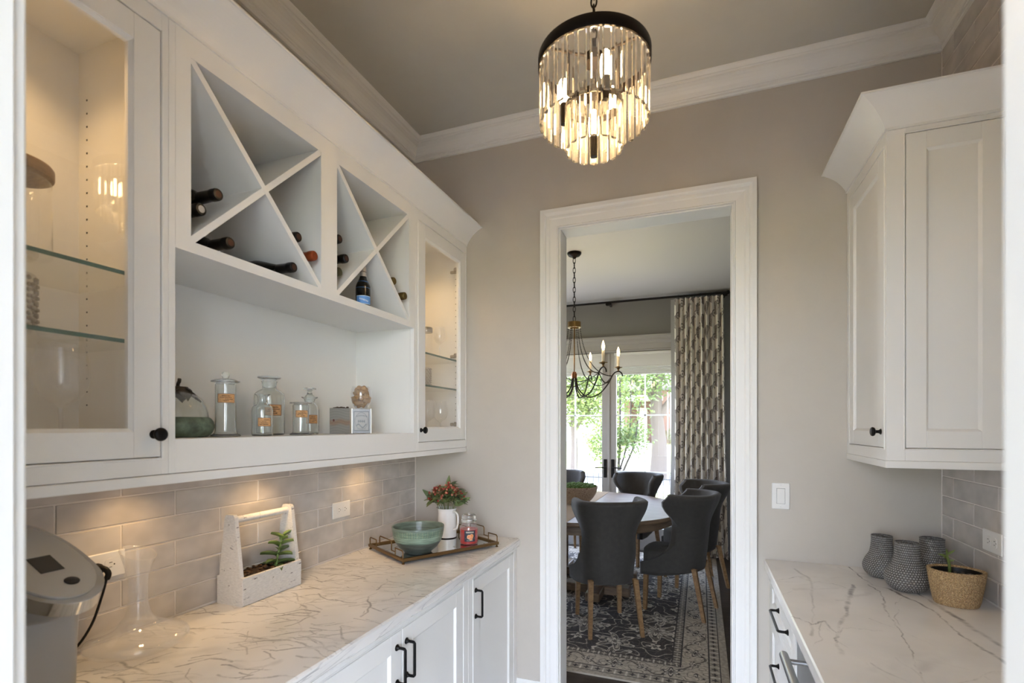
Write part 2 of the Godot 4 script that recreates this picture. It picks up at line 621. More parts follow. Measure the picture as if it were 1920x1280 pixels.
func make_materials() -> void:
	# painted woodwork and walls
	M.white = mat(Color(0.92, 0.915, 0.90), 0.38)
	M.white_in = mat(Color(0.925, 0.92, 0.90), 0.5)
	M.trim = mat(Color(0.905, 0.90, 0.885), 0.5)
	M.wall = mat(Color(0.765, 0.737, 0.695), 0.75)
	M.ceiling = mat(Color(0.79, 0.78, 0.745), 0.6)
	M.groove = mat(Color(0.12, 0.115, 0.11), 0.8)
	for e in [["wall", 81, 0.015], ["ceiling", 82, 0.015]]:
		var m: StandardMaterial3D = M[e[0]]
		m.albedo_texture = noise_tex(e[1], 0.02, Color(1.0 - e[2], 1.0 - e[2], 1.0 - e[2]), Color.WHITE)
		triplanar(m, Vector3.ONE * 1.3)
	M.dining_wall = mat(Color(0.51, 0.50, 0.485), 0.7)
	M.dining_trim = mat(Color(0.66, 0.645, 0.63), 0.4)
	M.dining_ceiling = mat(Color(0.80, 0.795, 0.785), 0.55)
	M.kitchen = mat(Color(0.91, 0.91, 0.90), 0.6)
	M.sunroom_floor = mat(Color(0.50, 0.45, 0.39), 0.5)
	M.grout = mat(Color(0.86, 0.835, 0.805), 0.8)
	M.tiles = []
	for k in 5:
		var t := mat([Color(0.82, 0.79, 0.76), Color(0.80, 0.775, 0.75), Color(0.83, 0.805, 0.78), Color(0.81, 0.78, 0.75), Color(0.825, 0.80, 0.77)][k], 0.16)
		t.albedo_texture = noise_tex(90 + k, 0.012, Color(0.88, 0.88, 0.88), Color(1, 1, 1), 256, 3)
		triplanar(t, Vector3(2.2, 3.0, 2.2))
		M.tiles.append(t)
	M.marble = mat(Color(0.99, 0.985, 0.98), 0.12)
	M.marble.albedo_texture = marble(11, true)
	triplanar(M.marble, Vector3(1.25, 1.25, 0.4545))
	M.marble.uv1_offset = Vector3(0, 0, 1.13)
	M.marble_wide = mat(Color(0.99, 0.985, 0.98), 0.2)
	M.marble_wide.albedo_texture = marble(23, false)
	triplanar(M.marble_wide, Vector3(1.25, 1.25, 0.4545))
	M.marble_wide.uv1_offset = Vector3(-0.2, 0, 1.13)
	M.floor = mat(Color(1, 1, 1), 0.35)
	M.floor.albedo_texture = wood_texture(31, Color(0.20, 0.17, 0.15), Color(0.29, 0.255, 0.225))
	triplanar(M.floor, Vector3(1.2, 1, 0.7))
	# metals
	M.black = mat(Color(0.06, 0.055, 0.052), 0.38, 0.6)
	M.bronze = mat(Color(0.10, 0.075, 0.065), 0.42, 0.7)
	M.brass = mat(Color(0.60, 0.50, 0.34), 0.35, 0.95)
	M.antique = mat(Color(0.50, 0.40, 0.27), 0.42, 0.9)
	M.nickel = mat(Color(0.72, 0.70, 0.67), 0.25, 0.95)
	M.steel = mat(Color(0.63, 0.63, 0.63), 0.3, 0.95)
	M.chrome = mat(Color(0.80, 0.81, 0.82), 0.08, 1.0)
	M.iron = mat(Color(0.085, 0.08, 0.08), 0.5, 0.5)
	M.copper = mat(Color(0.58, 0.40, 0.28), 0.38, 0.9)
	M.mirror = mat(Color(0.86, 0.88, 0.88), 0.03, 1.0)
	# glass
	M.glass = glass(Color(0.985, 0.998, 0.992))
	M.glass.albedo_color.a = 0.05
	M.muntin = mat(Color(0.92, 0.92, 0.9), 0.5)
	M.muntin.backlight_enabled = true
	M.muntin.backlight = Color(0.8, 0.8, 0.8)
	M.crystal = glass(Color(1.0, 0.98, 0.945), 0.052)
	M.crystal.albedo_color.a = 0.045
	M.pane = pane_glass(0.02)
	M.jar = glass(Color(0.985, 0.998, 0.992))
	M.jar.albedo_color.a = 0.08
	M.decanter = pane_glass(0.075)
	M.thin = pane_glass(0.045)
	M.shelf = pane_glass(0.10, Color(0.55, 0.66, 0.60))
	M.shelf_edge = mat(Color(0.20, 0.36, 0.31), 0.12)
	# plastics, cloth and the rest
	M.plate = mat(Color(0.90, 0.895, 0.88), 0.3)
	M.slot = mat(Color(0.07, 0.065, 0.06), 0.5)
	M.soil = mat(Color(0.20, 0.15, 0.12), 0.95)
	M.soil_light = mat(Color(0.36, 0.27, 0.19), 0.95)
	M.label = []
	for k in 3:
		var p := mat(Color.WHITE, 0.8)
		p.albedo_texture = paper_label_texture(5 + k)
		M.label.append(p)
	M.velvet = mat(Color(0.26, 0.25, 0.235), 0.85)
	M.velvet.rim_enabled = true
	M.velvet.rim = 0.5
	M.velvet.albedo_texture = noise_tex(55, 0.03, Color(0.85, 0.85, 0.85), Color(1, 1, 1))
	triplanar(M.velvet, Vector3.ONE * 3.0, false)
	M.piping = mat(Color(0.30, 0.29, 0.28), 0.8)
	M.oak = mat(Color.WHITE, 0.5)
	M.oak.albedo_texture = wood_texture(33, Color(0.50, 0.38, 0.25), Color(0.62, 0.49, 0.33))
	triplanar(M.oak, Vector3(4, 1.5, 4), false)
	M.table = mat(Color.WHITE, 0.42)
	M.table.albedo_texture = wood_texture(35, Color(0.43, 0.355, 0.28), Color(0.55, 0.465, 0.375))
	triplanar(M.table, Vector3(1.0, 1, 1.0), false)
	M.rug = mat(Color.WHITE, 0.95)
	M.rug.albedo_texture = rug_texture()
	M.curtain = mat(Color.WHITE, 0.9)
	M.curtain.albedo_texture = curtain_texture()
	M.curtain.backlight_enabled = true
	M.curtain.backlight = Color(0.12, 0.12, 0.12)
	M.lining = mat(Color(0.56, 0.55, 0.54), 0.9)
	M.lining.backlight_enabled = true
	M.lining.backlight = Color(0.4, 0.4, 0.4)
	M.blind = mat(Color(0.87, 0.86, 0.84), 0.9)
	M.blind.backlight_enabled = true
	M.blind.backlight = Color(0.45, 0.45, 0.45)
	M.chipped = mat(Color.WHITE, 0.7)
	M.chipped.albedo_texture = chipped_paint_texture()
	triplanar(M.chipped, Vector3(5, 5, 5), false)


func light_up() -> void:
	var cam := Camera3D.new()
	cam.name = "camera"
	add_child(cam)
	var at := CameraAttributesPhysical.new()
	at.frustum_focal_length = 17.6
	at.frustum_near = 0.05
	at.frustum_far = 200.0
	at.frustum_focus_distance = 2.6
	at.exposure_aperture = 3.9
	cam.attributes = at
	cam.projection = Camera3D.PROJECTION_FRUSTUM
	cam.near = 0.05
	cam.far = 200.0
	cam.size = 0.05 * 1280.0 / 941.0
	cam.frustum_offset = Vector2(0, 0.05 * 158.0 / 941.0)
	cam.position = Vector3(0, 1.507, 0)
	cam.rotation.y = atan(354.0 / 941.0)
	cam.current = true
	var we := WorldEnvironment.new()
	we.name = "world_environment"
	var e := Environment.new()
	e.background_mode = Environment.BG_SKY
	var sm := ProceduralSkyMaterial.new()
	sm.sky_top_color = Color(0.68, 0.75, 0.89)
	sm.sky_horizon_color = Color(0.94, 0.96, 0.98)
	sm.ground_bottom_color = Color(0.45, 0.47, 0.42)
	sm.ground_horizon_color = Color(0.80, 0.84, 0.86)
	sm.energy_multiplier = 1.0
	var sky := Sky.new()
	sky.sky_material = sm
	e.sky = sky
	e.background_energy_multiplier = 4.6
	e.tonemap_mode = Environment.TONE_MAPPER_LINEAR
	e.tonemap_exposure = 3.85
	e.sdfgi_enabled = true
	e.ssao_enabled = true
	e.ssil_enabled = true
	we.environment = e
	add_child(we)
	var sun := DirectionalLight3D.new()
	sun.name = "sun"
	sun.light_energy = 1.7
	sun.light_color = Color(1.0, 0.95, 0.87)
	sun.light_angular_distance = 0.6
	sun.shadow_enabled = true
	add_child(sun)
	sun.look_at_from_position(Vector3.ZERO, Vector3(0.38, -1.0, -0.10))


func omni(called: String, at: Vector3, energy: float, col: Color, size: float, parent: Node = self) -> void:
	var l := OmniLight3D.new()
	l.name = called
	l.light_energy = energy
	l.light_color = col
	l.light_size = size
	l.omni_range = 8.0
	l.omni_attenuation = 2.0
	l.shadow_enabled = true
	parent.add_child(l, true)
	l.position = at


# a wall slab across d with one opening
func wall_hole(g: Geo, x0: float, x1: float, y0: float, y1: float, d0: float, d1: float, ox0: float, ox1: float, oy0: float, oy1: float) -> void:
	rb(g, x0, ox0, y0, y1, d0, d1)
	rb(g, ox1, x1, y0, y1, d0, d1)
	rb(g, ox0, ox1, oy1, y1, d0, d1)
	if oy0 > y0:
		rb(g, ox0, ox1, y0, oy0, d0, d1)


# a moulding: profile points (outwards from the wall, height) pushed along a line, with mitred ends
func moulding(g: Geo, prof: Array, a: Vector3, b: Vector3, outward: Vector3, mitre_a := 0.0, mitre_b := 0.0) -> void:
	var dir := (b - a).normalized()
	var m := prof.size()
	for i in m:
		var p: Vector2 = prof[i]
		var q: Vector2 = prof[(i + 1) % m]
		var e := q - p
		var nn := outward * e.y - Vector3.UP * e.x
		var A := a + outward * p.x + Vector3.UP * p.y + dir * p.x * mitre_a
		var B := b + outward * p.x + Vector3.UP * p.y - dir * p.x * mitre_b
		var C := b + outward * q.x + Vector3.UP * q.y - dir * q.x * mitre_b
		var D := a + outward * q.x + Vector3.UP * q.y + dir * q.x * mitre_a
		g.quad(A, B, C, D, nn.normalized())
	# ends
	var poly := PackedVector2Array(prof)
	var idx := Geometry2D.triangulate_polygon(poly)
	for i in range(0, idx.size(), 3):
		for s in [[a, mitre_a, -1.0], [b, -mitre_b, 1.0]]:
			var t := []
			for k in 3:
				var p: Vector2 = poly[idx[i + k]]
				t.append((s[0] as Vector3) + outward * p.x + Vector3.UP * p.y + dir * p.x * float(s[1]))
			var nn: Vector3 = dir * float(s[2])
			g.tri(t[0], t[1], t[2], nn, nn, nn)


# tiles of a running bond as children of a wall
func tile_wall(parent: Node3D, face: float, inward: float, rows: Array, d_end: float, d_start: float, full: float, phase: float, holes: Array) -> void:
	var variants := {}
	for r in rows:
		var y0: float = r[0]
		var hh: float = r[1]
		var odd: int = r[2]
		var d := d_end - 0.001
		var first := true
		while d > d_start:
			var w := full
			if first:
				w = phase + full * 0.5 if odd else phase
				if w > full + 0.001:
					w -= full
				first = false
			w = minf(w, d - d_start)
			if w < 0.01:
				break
			var key := "%.3f %.3f" % [w, hh]
			if not variants.has(key):
				var g := Geo.new()
				g.bx(-0.006, 0.006, -hh * 0.5 + 0.0021, hh * 0.5 - 0.0021, -w * 0.5 + 0.0021, w * 0.5 - 0.0021, 0.0016)
				variants[key] = g.mesh()
			var skip := false
			for q in holes:
				if d - w > q[0] and d < q[1] and y0 > q[2] and y0 + hh < q[3]:
					skip = true
			if not skip:
				var t := obj("tile", variants[key], M.tiles[rng.randi() % 5], parent)
				t.position = V(face - inward * 0.006 + inward * rng.randf_range(-0.0004, 0.0006), y0 + hh * 0.5, d - w * 0.5) - parent.position
			d -= w


func build_room() -> void:
	var g := Geo.new()
	rb(g, -3.0, 3.0, -0.15, 0.0, -2.55, 6.37)
	setting("floor", g, M.floor, "dark brown wooden floor running under the dining room rug")
	g = Geo.new()
	rb(g, -1.75, 1.05, 3.09, 3.25, 0.2, 2.6)
	setting("ceiling", g, M.ceiling, "smooth pale grey ceiling of the pantry")
	g = Geo.new()
	rb(g, -4.0, 0.8, 3.04, 3.25, 2.6, 6.9)
	setting("ceiling", g, M.dining_ceiling, "white ceiling of the dining room")
	g = Geo.new()
	rb(g, -3.0, 3.0, 3.0, 3.25, -3.1, 0.2)
	setting("ceiling", g, M.kitchen, "white ceiling of the room behind the camera")
	# left wall with its tiles
	g = Geo.new()
	rb(g, -1.75, -1.527, 0, 3.09, 0.2, 2.6)
	var wl := setting("wall_left", g, M.wall, "greige painted wall behind the white cabinets, tiled above the counter")
	g = Geo.new()
	rb(g, -1.5275, -1.5172, CT + 0.001, 1.372, 0.354, 2.479)
	obj("grout", g, M.grout, wl)
	var rows := []
	for k in 6:
		rows.append([0.9235 + 0.077 * k, 0.077 if k < 5 else 0.062, k % 2])
	tile_wall(wl, XT, 1.0, rows, 2.469, 0.36, 0.308, 0.154, [])
	# right wall, tiled from counter to crown
	g = Geo.new()
	rb(g, 0.91, 1.05, 0, 3.09, 0.2, 2.6)
	var wr := setting("wall_right", g, M.wall, "wall on the right tiled in grey from counter to crown moulding")
	g = Geo.new()
	rb(g, 0.9002, 0.9105, CT + 0.001, 3.0, 0.354, 2.479)
	obj("grout", g, M.grout, wr)
	rows = []
	for k in 27:
		var y0 := 0.9235 + 0.077 * k
		if y0 < 1.372 or y0 > 2.42:
			rows.append([y0, minf(0.077, 3.002 - y0), k % 2])
	tile_wall(wr, 0.898, -1.0, rows, 2.470, 1.2, 0.308, 0.094, [])
	for e in [[wl, XT, 1.0, 1.372], [wr, 0.898, -1.0, 3.0]]:      # pencil edge in the corner
		g = Geo.new()
		rb(g, e[1] - e[2] * 0.012, e[1] + e[2] * 0.001, CT + 0.001, e[3], 2.4705, 2.4795, 0.002)
		obj("edge_trim", g, M.grout, e[0])
	# far wall with the doorway to the dining room
	g = Geo.new()
	wall_hole(g, -1.75, 1.05, 0, 3.09, DF, 2.59, -0.6886, 0.1515, 0, 2.525)
	setting("wall_far", g, M.wall, "greige painted wall round the doorway to the dining room")
	# wall that the camera looks through
	g = Geo.new()
	wall_hole(g, -2.6, 2.6, 0, 3.09, 0.21, 0.33, -0.765, 0.1702, 0, 2.32)
	setting("wall_near", g, M.wall, "wall beside the camera, with the doorway it looks through")
	# crown moulding of the pantry
	var prof := P2([0, 0, 0.012, 0, 0.016, 0.006, 0.016, 0.014, 0.021, 0.017, 0.021, 0.022, 0.026, 0.026, 0.03, 0.037, 0.038, 0.049, 0.049, 0.059, 0.062, 0.066, 0.068, 0.068, 0.068, 0.073, 0.074, 0.076, 0.08, 0.076, 0.088, 0.083, 0.094, 0.087, 0.094, 0.092, 0, 0.092])
	var y := 2.998
	for e in [[V(-1.527, y, 0.33), V(-1.527, y, DF), Vector3.RIGHT], [V(-1.527, y, DF), V(0.91, y, DF), Vector3.BACK], [V(0.91, y, DF), V(0.91, y, 0.33), Vector3.LEFT], [V(0.91, y, 0.33), V(-1.527, y, 0.33), Vector3.FORWARD]]:
		g = Geo.new()
		moulding(g, prof, e[0], e[1], e[2], 1.0, 1.0)
		setting("trim_%d" % (used.get("crown", 0) + 1), g, M.trim, "white crown moulding where wall meets pantry ceiling")
		used["crown"] = used.get("crown", 0) + 1
	g = Geo.new()
	moulding(g, P2([0, 0, 0.016, 0, 0.016, 0.145, 0.012, 0.155, 0.012, 0.163, 0.006, 0.172, 0.004, 0.185, 0, 0.185]), V(-0.905, 0, DF), V(-0.769, 0, DF), Vector3.BACK)
	setting("baseboard_far", g, M.trim, "white baseboard between base cabinet and door casing")
	doorway("door_1", "white cased doorway into the dining room", -0.6686, 0.1315, 2.505, DF, 2.59, 0.1)
	doorway("door_2", "white cased doorway edging the view at both sides of the camera", -0.745, 0.1502, 2.3, 0.21, 0.33, 0.1)
	# dining room shell
	g = Geo.new()
	rb(g, -3.0, -1.75, 0, 3.04, 2.5, 2.6)
	rb(g, -1.75, -0.6886, 0, 3.04, 2.59, 2.6)
	rb(g, 0.1515, 0.8, 0, 3.04, 2.59, 2.6)
	rb(g, -0.6886, 0.1515, 2.525, 3.04, 2.59, 2.6)
	setting("wall_dining_near", g, M.dining_wall, "grey dining room wall round the doorway")
	g = Geo.new()
	rb(g, -3.0, -2.8, 0, 0.5, 2.6, 6.25)
	rb(g, -3.0, -2.8, 2.5, 3.04, 2.6, 6.25)
	rb(g, -3.0, -2.8, 0.5, 2.5, 2.6, 4.6)
	rb(g, -3.0, -2.8, 0.5, 2.5, 6.0, 6.25)
	setting("wall_dining_left", g, M.dining_wall, "grey dining room wall beyond the table")
	g = Geo.new()
	rb(g, 0.55, 0.8, 0, 3.04, 2.6, 6.45)
	setting("wall_dining_right", g, M.dining_wall, "grey dining room wall behind the curtain's edge")
	g = Geo.new()
	wall_hole(g, -3.0, 0.8, 0, 3.04, 6.25, 6.45, -1.96, -0.184, 0, 2.41)
	setting("wall_dining_far", g, M.dining_wall, "dark grey wall above the glazed garden doors")
	g = Geo.new()
	moulding(g, P2([0, 0, 0.022, 0, 0.03, 0.012, 0.022, 0.022, 0.022, 0.085, 0.03, 0.092, 0.036, 0.112, 0.05, 0.125, 0.05, 0.14, 0.062, 0.165, 0.062, 0.185, 0, 0.185]), V(-2.1, 2.415, 6.25), V(-0.05, 2.415, 6.25), Vector3.BACK)
	for x in [[-2.06, -1.955], [-0.19, -0.085]]:
		rb(g, x[0], x[1], 0, 2.415, 6.228, 6.252, 0.004)
	setting("trim_5", g, M.dining_trim, "grey painted head casing over the glazed garden doors")
	g = Geo.new()
	rb(g, -1.52, 0.905, 0.0005, 0.006, 0.21, 2.589)
	setting("floor", g, M.kitchen, "pale pantry floor, below the frame")
	# sunroom behind the camera: pale floor and a glazed wall to the garden
	g = Geo.new()
	rb(g, -2.6, 2.6, 0.0005, 0.008, -2.4, 0.21)
	setting("floor", g, M.sunroom_floor, "wooden floor of the sunroom behind the camera")
	g = Geo.new()
	wall_hole(g, -2.6, 2.6, 0, 3.0, -2.55, -2.4, -1.9, 2.3, 0.1, 2.9)
	setting("wall_sunroom_back", g, M.kitchen)
	for s in [-1.0, 1.0]:
		g = Geo.new()
		rb(g, s * 2.4, s * 2.6, 0, 3.0, -2.4, 0.21)
		setting("wall_sunroom_left" if s < 0 else "wall_sunroom_right", g, M.kitchen)
	var w := Node3D.new()
	w.name = "window_1"
	add_child(w)
	w.set_meta("kind", "structure")
	w.set_meta("label", "glazed wall of the sunroom behind the camera")
	g = Geo.new()
	for i in 5:
		var x := lerpf(-1.9, 2.3, i / 4.0)
		rb(g, x - 0.02, x + 0.02, 0.1, 2.9, -2.5, -2.46)
	for yy in [0.12, 2.88]:
		rb(g, -1.9, 2.3, yy - 0.02, yy + 0.02, -2.5, -2.46)
	obj("window_frame", g, M.trim, w)
	# a side window of the dining room
	w = Node3D.new()
	w.name = "window_2"
	add_child(w)
	w.set_meta("kind", "structure")
	w.set_meta("label", "side window of the dining room, out of the photo")
	g = Geo.new()
	for dd in [4.6, 5.28, 5.96]:
		rb(g, -2.93, -2.87, 0.5, 2.5, dd - 0.0, dd + 0.04)
	for yy in [0.5, 2.46]:
		rb(g, -2.93, -2.87, yy, yy + 0.04, 4.6, 6.0)
	obj("window_frame", g, M.dining_trim, w)


func doorway(called: String, label: String, x0: float, x1: float, y1: float, d0: float, d1: float, cw: float) -> void:
	var o := Node3D.new()
	o.name = called
	add_child(o)
	o.set_meta("kind", "structure")
	o.set_meta("label", label)
	var g := Geo.new()
	rb(g, x0 - 0.02, x0, 0, y1 + 0.02, d0 - 0.002, d1 + 0.012, 0.0015)
	rb(g, x1, x1 + 0.02, 0, y1 + 0.02, d0 - 0.002, d1 + 0.012, 0.0015)
	rb(g, x0, x1, y1, y1 + 0.02, d0 - 0.002, d1 + 0.012, 0.0015)
	obj("jamb", g, M.trim, o)
	# casing profile across its width: (from the opening outwards, thickness)
	var prof := [[0.006, 0.0], [0.006, 0.013], [0.008, 0.016], [0.012, 0.016], [0.016, 0.012], [0.05, 0.015], [0.056, 0.019], [0.07, 0.019], [0.074, 0.026], [0.082, 0.03], [0.1, 0.03], [0.1, 0.0]]
	for e in [[d0, 1.0], [d1 + 0.01, -1.0]]:
		var dd: float = e[0]
		var face := Vector3(0, 0, e[1])
		for s in 3:
			g = Geo.new()
			for i in prof.size() - 1:
				var p: Array = prof[i]
				var q: Array = prof[i + 1]
				var pts := []
				var nn: Vector3
				var dn := Vector2(p[1] - q[1], q[0] - p[0]).normalized()      # (along the width, out of the wall)
				for k in [[p, 0], [q, 0], [q, 1], [p, 1]]:
					var wv: float = k[0][0] * cw / 0.1
					var z: float = -dd + e[1] * k[0][1]
					if s == 2:
						pts.append(Vector3((x0 - wv) if k[1] == 0 else (x1 + wv), y1 + wv, z))
					else:
						pts.append(Vector3((x0 - wv) if s == 0 else (x1 + wv), 0.0 if k[1] == 0 else y1 + wv, z))
				var side := Vector3.UP if s == 2 else (Vector3.LEFT if s == 0 else Vector3.RIGHT)
				nn = side * dn.x + face * dn.y
				g.quad(pts[0], pts[1], pts[2], pts[3], nn)
			obj("casing", g, M.trim, o)


# local frames for cabinet fronts: u along the front, v up, w out of the face
func facing(kind: String, at: float) -> Transform3D:
	if kind == "right":       # a front that looks to the right (+x); u is the depth d
		return Transform3D(Basis(Vector3(0, 0, -1), Vector3.UP, Vector3.RIGHT), Vector3(at, 0, 0))
	if kind == "left":        # looks to the left (-x); u is -d
		return Transform3D(Basis(Vector3(0, 0, 1), Vector3.UP, Vector3.LEFT), Vector3(at, 0, 0))
	return Transform3D(Basis(Vector3.RIGHT, Vector3.UP, Vector3.BACK), Vector3(0, 0, -at))    # looks at the camera; u is x


func ring(g: Geo, u0: float, u1: float, v0: float, v1: float, wide: float, w0: float, w1: float, bev := 0.0012) -> void:
	g.bx(u0, u0 + wide, v0, v1, w0, w1, bev)
	g.bx(u1 - wide, u1, v0, v1, w0, w1, bev)
	g.bx(u0 + wide, u1 - wide, v0, v0 + wide, w0, w1, bev)
	g.bx(u0 + wide, u1 - wide, v1 - wide, v1, w0, w1, bev)


# an inset shaker door: frame, inner bead, and a wooden panel or a pane
func door(parent: Node3D, called: String, f: Transform3D, u0: float, u1: float, v0: float, v1: float, wide: float, glazed: bool, label := "") -> MeshInstance3D:
	var g := Geo.new()
	g.xf = f
	var gap := 0.0022
	ring(g, u0 + gap, u1 - gap, v0 + gap, v1 - gap, wide - gap, -0.02, 0.0005)
	if not glazed:
		g.bx(u0 + wide - 0.004, u1 - wide + 0.004, v0 + wide - 0.004, v1 - wide + 0.004, -0.017, -0.0085)
	# sloping inner bead
	for s in 4:
		var a := Vector3(u0 + wide, v0 + wide, 0)
		var b := Vector3(u1 - wide, v1 - wide, 0)
		var c := [Vector3(a.x, a.y, 0), Vector3(b.x, a.y, 0), Vector3(b.x, b.y, 0), Vector3(a.x, b.y, 0)]
		var m := (a + b) * 0.5
		var p: Vector3 = c[s]
		var q: Vector3 = c[(s + 1) % 4]
		var k := 0.007
		var pi_ := p + Vector3(signf(m.x - p.x), signf(m.y - p.y), 0) * k
		var qi := q + Vector3(signf(m.x - q.x), signf(m.y - q.y), 0) * k
		var inw: Vector3 = [Vector3.UP, Vector3.LEFT, Vector3.DOWN, Vector3.RIGHT][s]
		g.quad(p + Vector3(0, 0, -0.0022), q + Vector3(0, 0, -0.0022), qi + Vector3(0, 0, -0.0082), pi_ + Vector3(0, 0, -0.0082), (inw + Vector3.BACK).normalized())
		if glazed:
			g.quad(pi_ + Vector3(0, 0, -0.0082), qi + Vector3(0, 0, -0.0082), qi + Vector3(0, 0, -0.02), pi_ + Vector3(0, 0, -0.02), inw)
	var o := objw(called, g, M.white, parent)
	if label:
		o.set_meta("label", label)
	if glazed:
		g = Geo.new()
		g.xf = f
		g.bx(u0 + wide + 0.001, u1 - wide - 0.001, v0 + wide + 0.001, v1 - wide - 0.001, -0.016, -0.013)
		var p := obj("glass_pane", g, M.pane, o)
		p.set_meta("label", "clear glass pane")
	return o


func knob(parent: Node3D, f: Transform3D, u: float, v: float) -> void:
	var g := Geo.new()
	g.lathe(curve(P2([0.0001, 0, 0.0095, 0.0, 0.0095, 0.002, 0.0062, 0.006, 0.0052, 0.011, 0.0068, 0.016, 0.0125, 0.0185, 0.0155, 0.0225, 0.0150, 0.027, 0.010, 0.0305, 0.0001, 0.0318]), 4), 28)
	var t := Geo.new()
	t.xf = f
	t.add(g, Transform3D(Basis(Vector3.RIGHT, Vector3.BACK, Vector3.DOWN), Vector3(u, v, 0.0005)))
	var o := obj("knob", t, M.black, parent)
	o.set_meta("label", "round black knob")


# a bar pull between two feet; along is the direction in the face's own axes
func pull(parent: Node3D, f: Transform3D, u: float, v: float, length: float, along: Vector3) -> void:
	var g := Geo.new()
	g.xf = f
	var c := Vector3(u, v, 0)
	var h := along * length * 0.5
	var out := Vector3(0, 0, 0.032)
	var path := [c - h + Vector3(0, 0, 0.001), c - h + out * 0.7, c - h * 0.985 + out * 0.9, c - h * 0.93 + out, c + h * 0.93 + out, c + h * 0.985 + out * 0.9, c + h + out * 0.7, c + h + Vector3(0, 0, 0.001)]
	g.tube(path, 0.0048, 12)
	for s in [-1.0, 1.0]:
		var b := Geo.new()
		b.lathe(P2([0.0001, 0, 0.0105, 0, 0.0105, 0.0025, 0.007, 0.006, 0.0048, 0.011, 0.0001, 0.011]), 20)
		g.add(b, Transform3D(Basis(Vector3.RIGHT, Vector3.BACK, Vector3.DOWN), c + h * s))
	var o := obj("handle", g, M.black, parent)
	o.set_meta("label", "black bar pull")


func carcass(parent: Node3D, x0: float, x1: float, y0: float, y1: float, d0: float, d1: float, m: Material, thick := 0.016) -> void:
	var g := Geo.new()
	rb(g, x0, x0 + 0.006, y0, y1, d0, d1)
	rb(g, x0 + 0.006, x1, y0, y1, d0, d0 + thick)
	rb(g, x0 + 0.006, x1, y0, y1, d1 - thick, d1)
	rb(g, x0 + 0.006, x1, y0, y0 + thick, d0 + thick, d1 - thick)
	rb(g, x0 + 0.006, x1, y1 - thick, y1, d0 + thick, d1 - thick)
	objw("body", g, m, parent)


func bead(g: Geo, u0: float, u1: float, v0: float, v1: float) -> void:     # thin bead round a door opening
	ring(g, u0 - 0.005, u1 + 0.005, v0 - 0.005, v1 + 0.005, 0.005, -0.002, 0.0022, 0.0015)


func gap_back(g: Geo, u0: float, u1: float, v0: float, v1: float) -> void:   # rebate behind a door's gap
	ring(g, u0 - 0.004, u1 + 0.004, v0 - 0.004, v1 + 0.004, 0.016, -0.026, -0.0215, 0.0)


func puck(parent: Node, at: Vector3, energy: float, size := 0.026, called := "puck_light") -> MeshInstance3D:
	var g := Geo.new()
	g.lathe(P2([size * 0.92, 0.0, size, 0.001, size, 0.008, 0.0001, 0.008]), 24)
	var o := obj(called, g, M.nickel, parent)
	o.position = at - (parent as Node3D).position if parent != self else at
	var b := Geo.new()
	b.lathe(P2([0.0001, -0.004, size * 0.55, -0.0032, size * 0.86, 0.0, size * 0.86, 0.0015, 0.0001, 0.0015]), 24)
	obj("lamp_glow", b, M.puck_glow, o)
	var l := SpotLight3D.new()
	l.name = "lamp_light"
	l.light_energy = energy
	l.light_color = Color(1.0, 0.82, 0.57)
	l.light_size = size * 0.5
	l.spot_angle = 66
	l.spot_angle_attenuation = 0.9
	l.spot_range = 5.0
	l.shadow_enabled = true
	o.add_child(l)
	l.position = Vector3(0, -0.007, 0)
	l.rotation.x = -PI / 2
	return o


